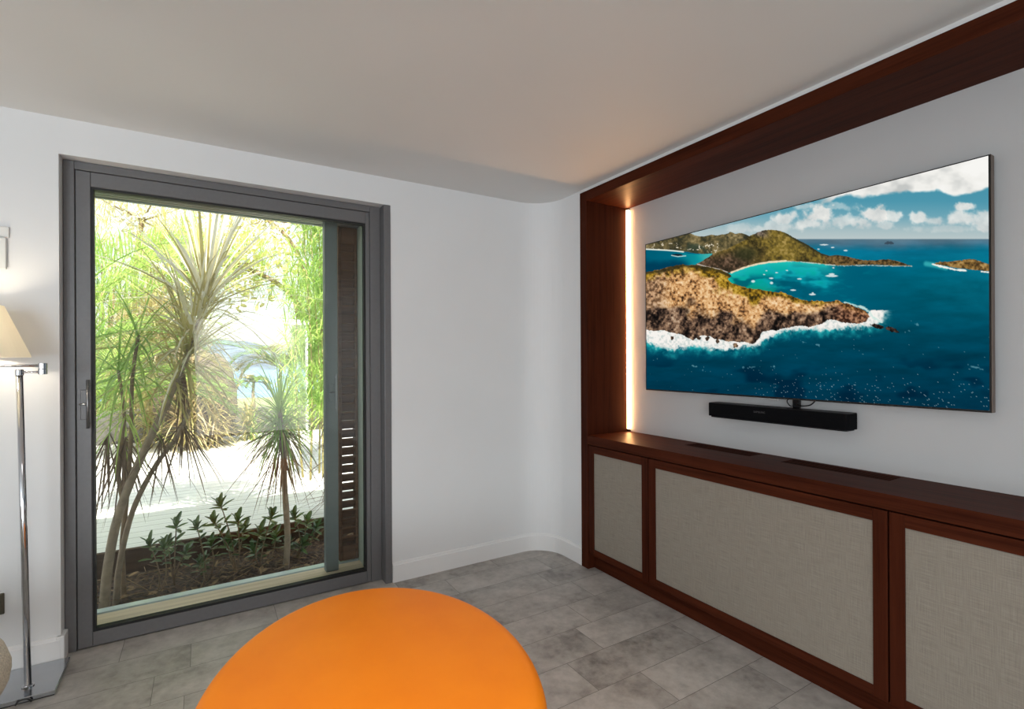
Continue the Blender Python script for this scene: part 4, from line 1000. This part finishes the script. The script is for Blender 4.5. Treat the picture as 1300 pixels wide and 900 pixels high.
# overhanging trees whose lower branches end above the white frame
trees = [(.55, 12.0, 3.35, (1.35, .8, .9), 'leaf_lime', 'leaf_yellow', 'pale lime tree crown hanging above the white frame', 2.6),
         (-1.2, 14.5, 4.6, (1.6, .9, 1.3), 'leaf_yellow', 'leaf_cream', 'sunlit pale yellow tree crown high at the left beyond the palm', -1.4),
         (1.5, 15.0, 5.1, (1.9, .9, 1.2), 'leaf_cream', 'leaf_yellow', 'sunlit cream and yellow tree crown high above the white frame', 2.9)]
for (x, y, z, rad, m1, m2, lab, tx) in trees:
    t = thing('garden_tree', lab, 'tree', (tx, y, -.6))
    b = B(); tube(b, smooth_path([(tx, y, -.6), (tx + .1 * (x - tx), y, z * .4), (tx + .5 * (x - tx), y, z * .85), (x, y, z)]), .05, 8)
    for q in range(6):
        e = Vector((x, y, z)) + Vector((rng.uniform(-1, 1) * rad[0], rng.uniform(-1, 1) * rad[1], rng.uniform(-.5, 1) * rad[2])) * .8
        tube(b, [(x, y, z), e], [.022, .008], 6)
    obj('trunk', b, 'thin_bark', t, smooth=True)
    b = B()
    for q in range(60):
        d = rv() * rng.random() ** .4
        rosette(b, (x + d.x * rad[0], y + d.y * rad[1], z + d.z * rad[2]), rv() + Vector((0, -.3, .4)), 18, .46, .018, 15, 110, .8, 4)
    obj('leaves', b, m1, t)
    b = B(); leaf_cloud(b, (x, y, z), rad, 700, .14, .06); obj('blossom_leaves', b, m2, t)

# small dark-leaved seedlings in the bed
seed = [((200, 742, 3.80), [(190, 690), (208, 694)], .055, 'low dark-leaved sprig in the mulch beside the leaning stems'),
        ((222, 748, 3.95), [(224, 666), (214, 690), (236, 700)], .06, 'thin upright dark-leaved seedling, second from the left in the bed'),
        ((262, 742, 3.9), [(250, 668), (268, 690), (258, 712)], .06, 'bushy dark-leaved seedling left of the topped stem'),
        ((300, 735, 3.9), [(280, 640), (302, 660), (310, 672), (288, 690), (272, 662)], .066, 'tall dark-leaved seedling with a cut stem in the middle of the bed'),
        ((330, 730, 3.95), [(345, 655), (330, 675), (322, 700), (350, 680)], .066, 'dense dark-leaved seedling just left of the slender stem'),
        ((378, 715, 4.0), [(374, 655), (390, 662), (402, 668), (384, 690), (366, 690)], .064, 'dense dark-leaved seedling just right of the slender stem'),
        ((252, 735, 3.78), [(253, 715)], .045, 'smallest sprig of pale green leaves at the front of the bed')]
for (bx, by, Y), tips, L, lab in seed:
    p0 = at(bx, by, Y); p0.z = SZ - .01; t = thing('seedling', lab, 'plant', (p0.x, p0.y, SZ), 'seedlings in the planting bed')
    for (tx, ty) in tips:
        p1 = at(tx, ty, Y + rng.uniform(-.06, .1)); mid = p0.lerp(p1, .5) + Vector((rng.uniform(-.03, .03), 0, -.02))
        pts = smooth_path([p0, mid, p1], 4)
        b = B(); tube(b, pts, [.006 - .003 * i / (len(pts) - 1) for i in range(len(pts))], 6); stm = obj('stem', b, 'thin_bark', t, smooth=True)
        b = B(); ax = (p1 - mid).normalized() + Vector((0, 0, .4))
        oval_sprig(b, p1, ax, 9, L * 1.25, L * .60)
        oval_sprig(b, p0.lerp(p1, .74), ax, 4, L * 1.15, L * .56, 60, 100)
        obj('leaves', b, 'leaf_dark', t)
b = B()
for k in range(330):
    x, y = rng.uniform(-.7, 1.0), rng.uniform(3.56, 4.22); z = SZ + .03 + rng.uniform(0, .02)
    if rng.random() < .6: oval(b, (x, y, z), (rng.uniform(-1, 1), rng.uniform(-1, 1), rng.uniform(-.1, .3)), rng.uniform(.03, .07), rng.uniform(.012, .03), Vector((rng.uniform(-.4, .4), rng.uniform(-.4, .4), 1)))
    else:
        d = Vector((rng.uniform(-1, 1), rng.uniform(-1, 1), rng.uniform(-.1, .25))).normalized() * rng.uniform(.05, .16); tube(b, [Vector((x, y, z)), Vector((x, y, z)) + d], .0022, 4)
o = obj('leaf_litter', b, 'litter', origin=(.1, 3.9, SZ)); tag(o, 'dry fallen leaves and twigs scattered over the dark mulch', 'fallen leaves'); o['kind'] = 'stuff'
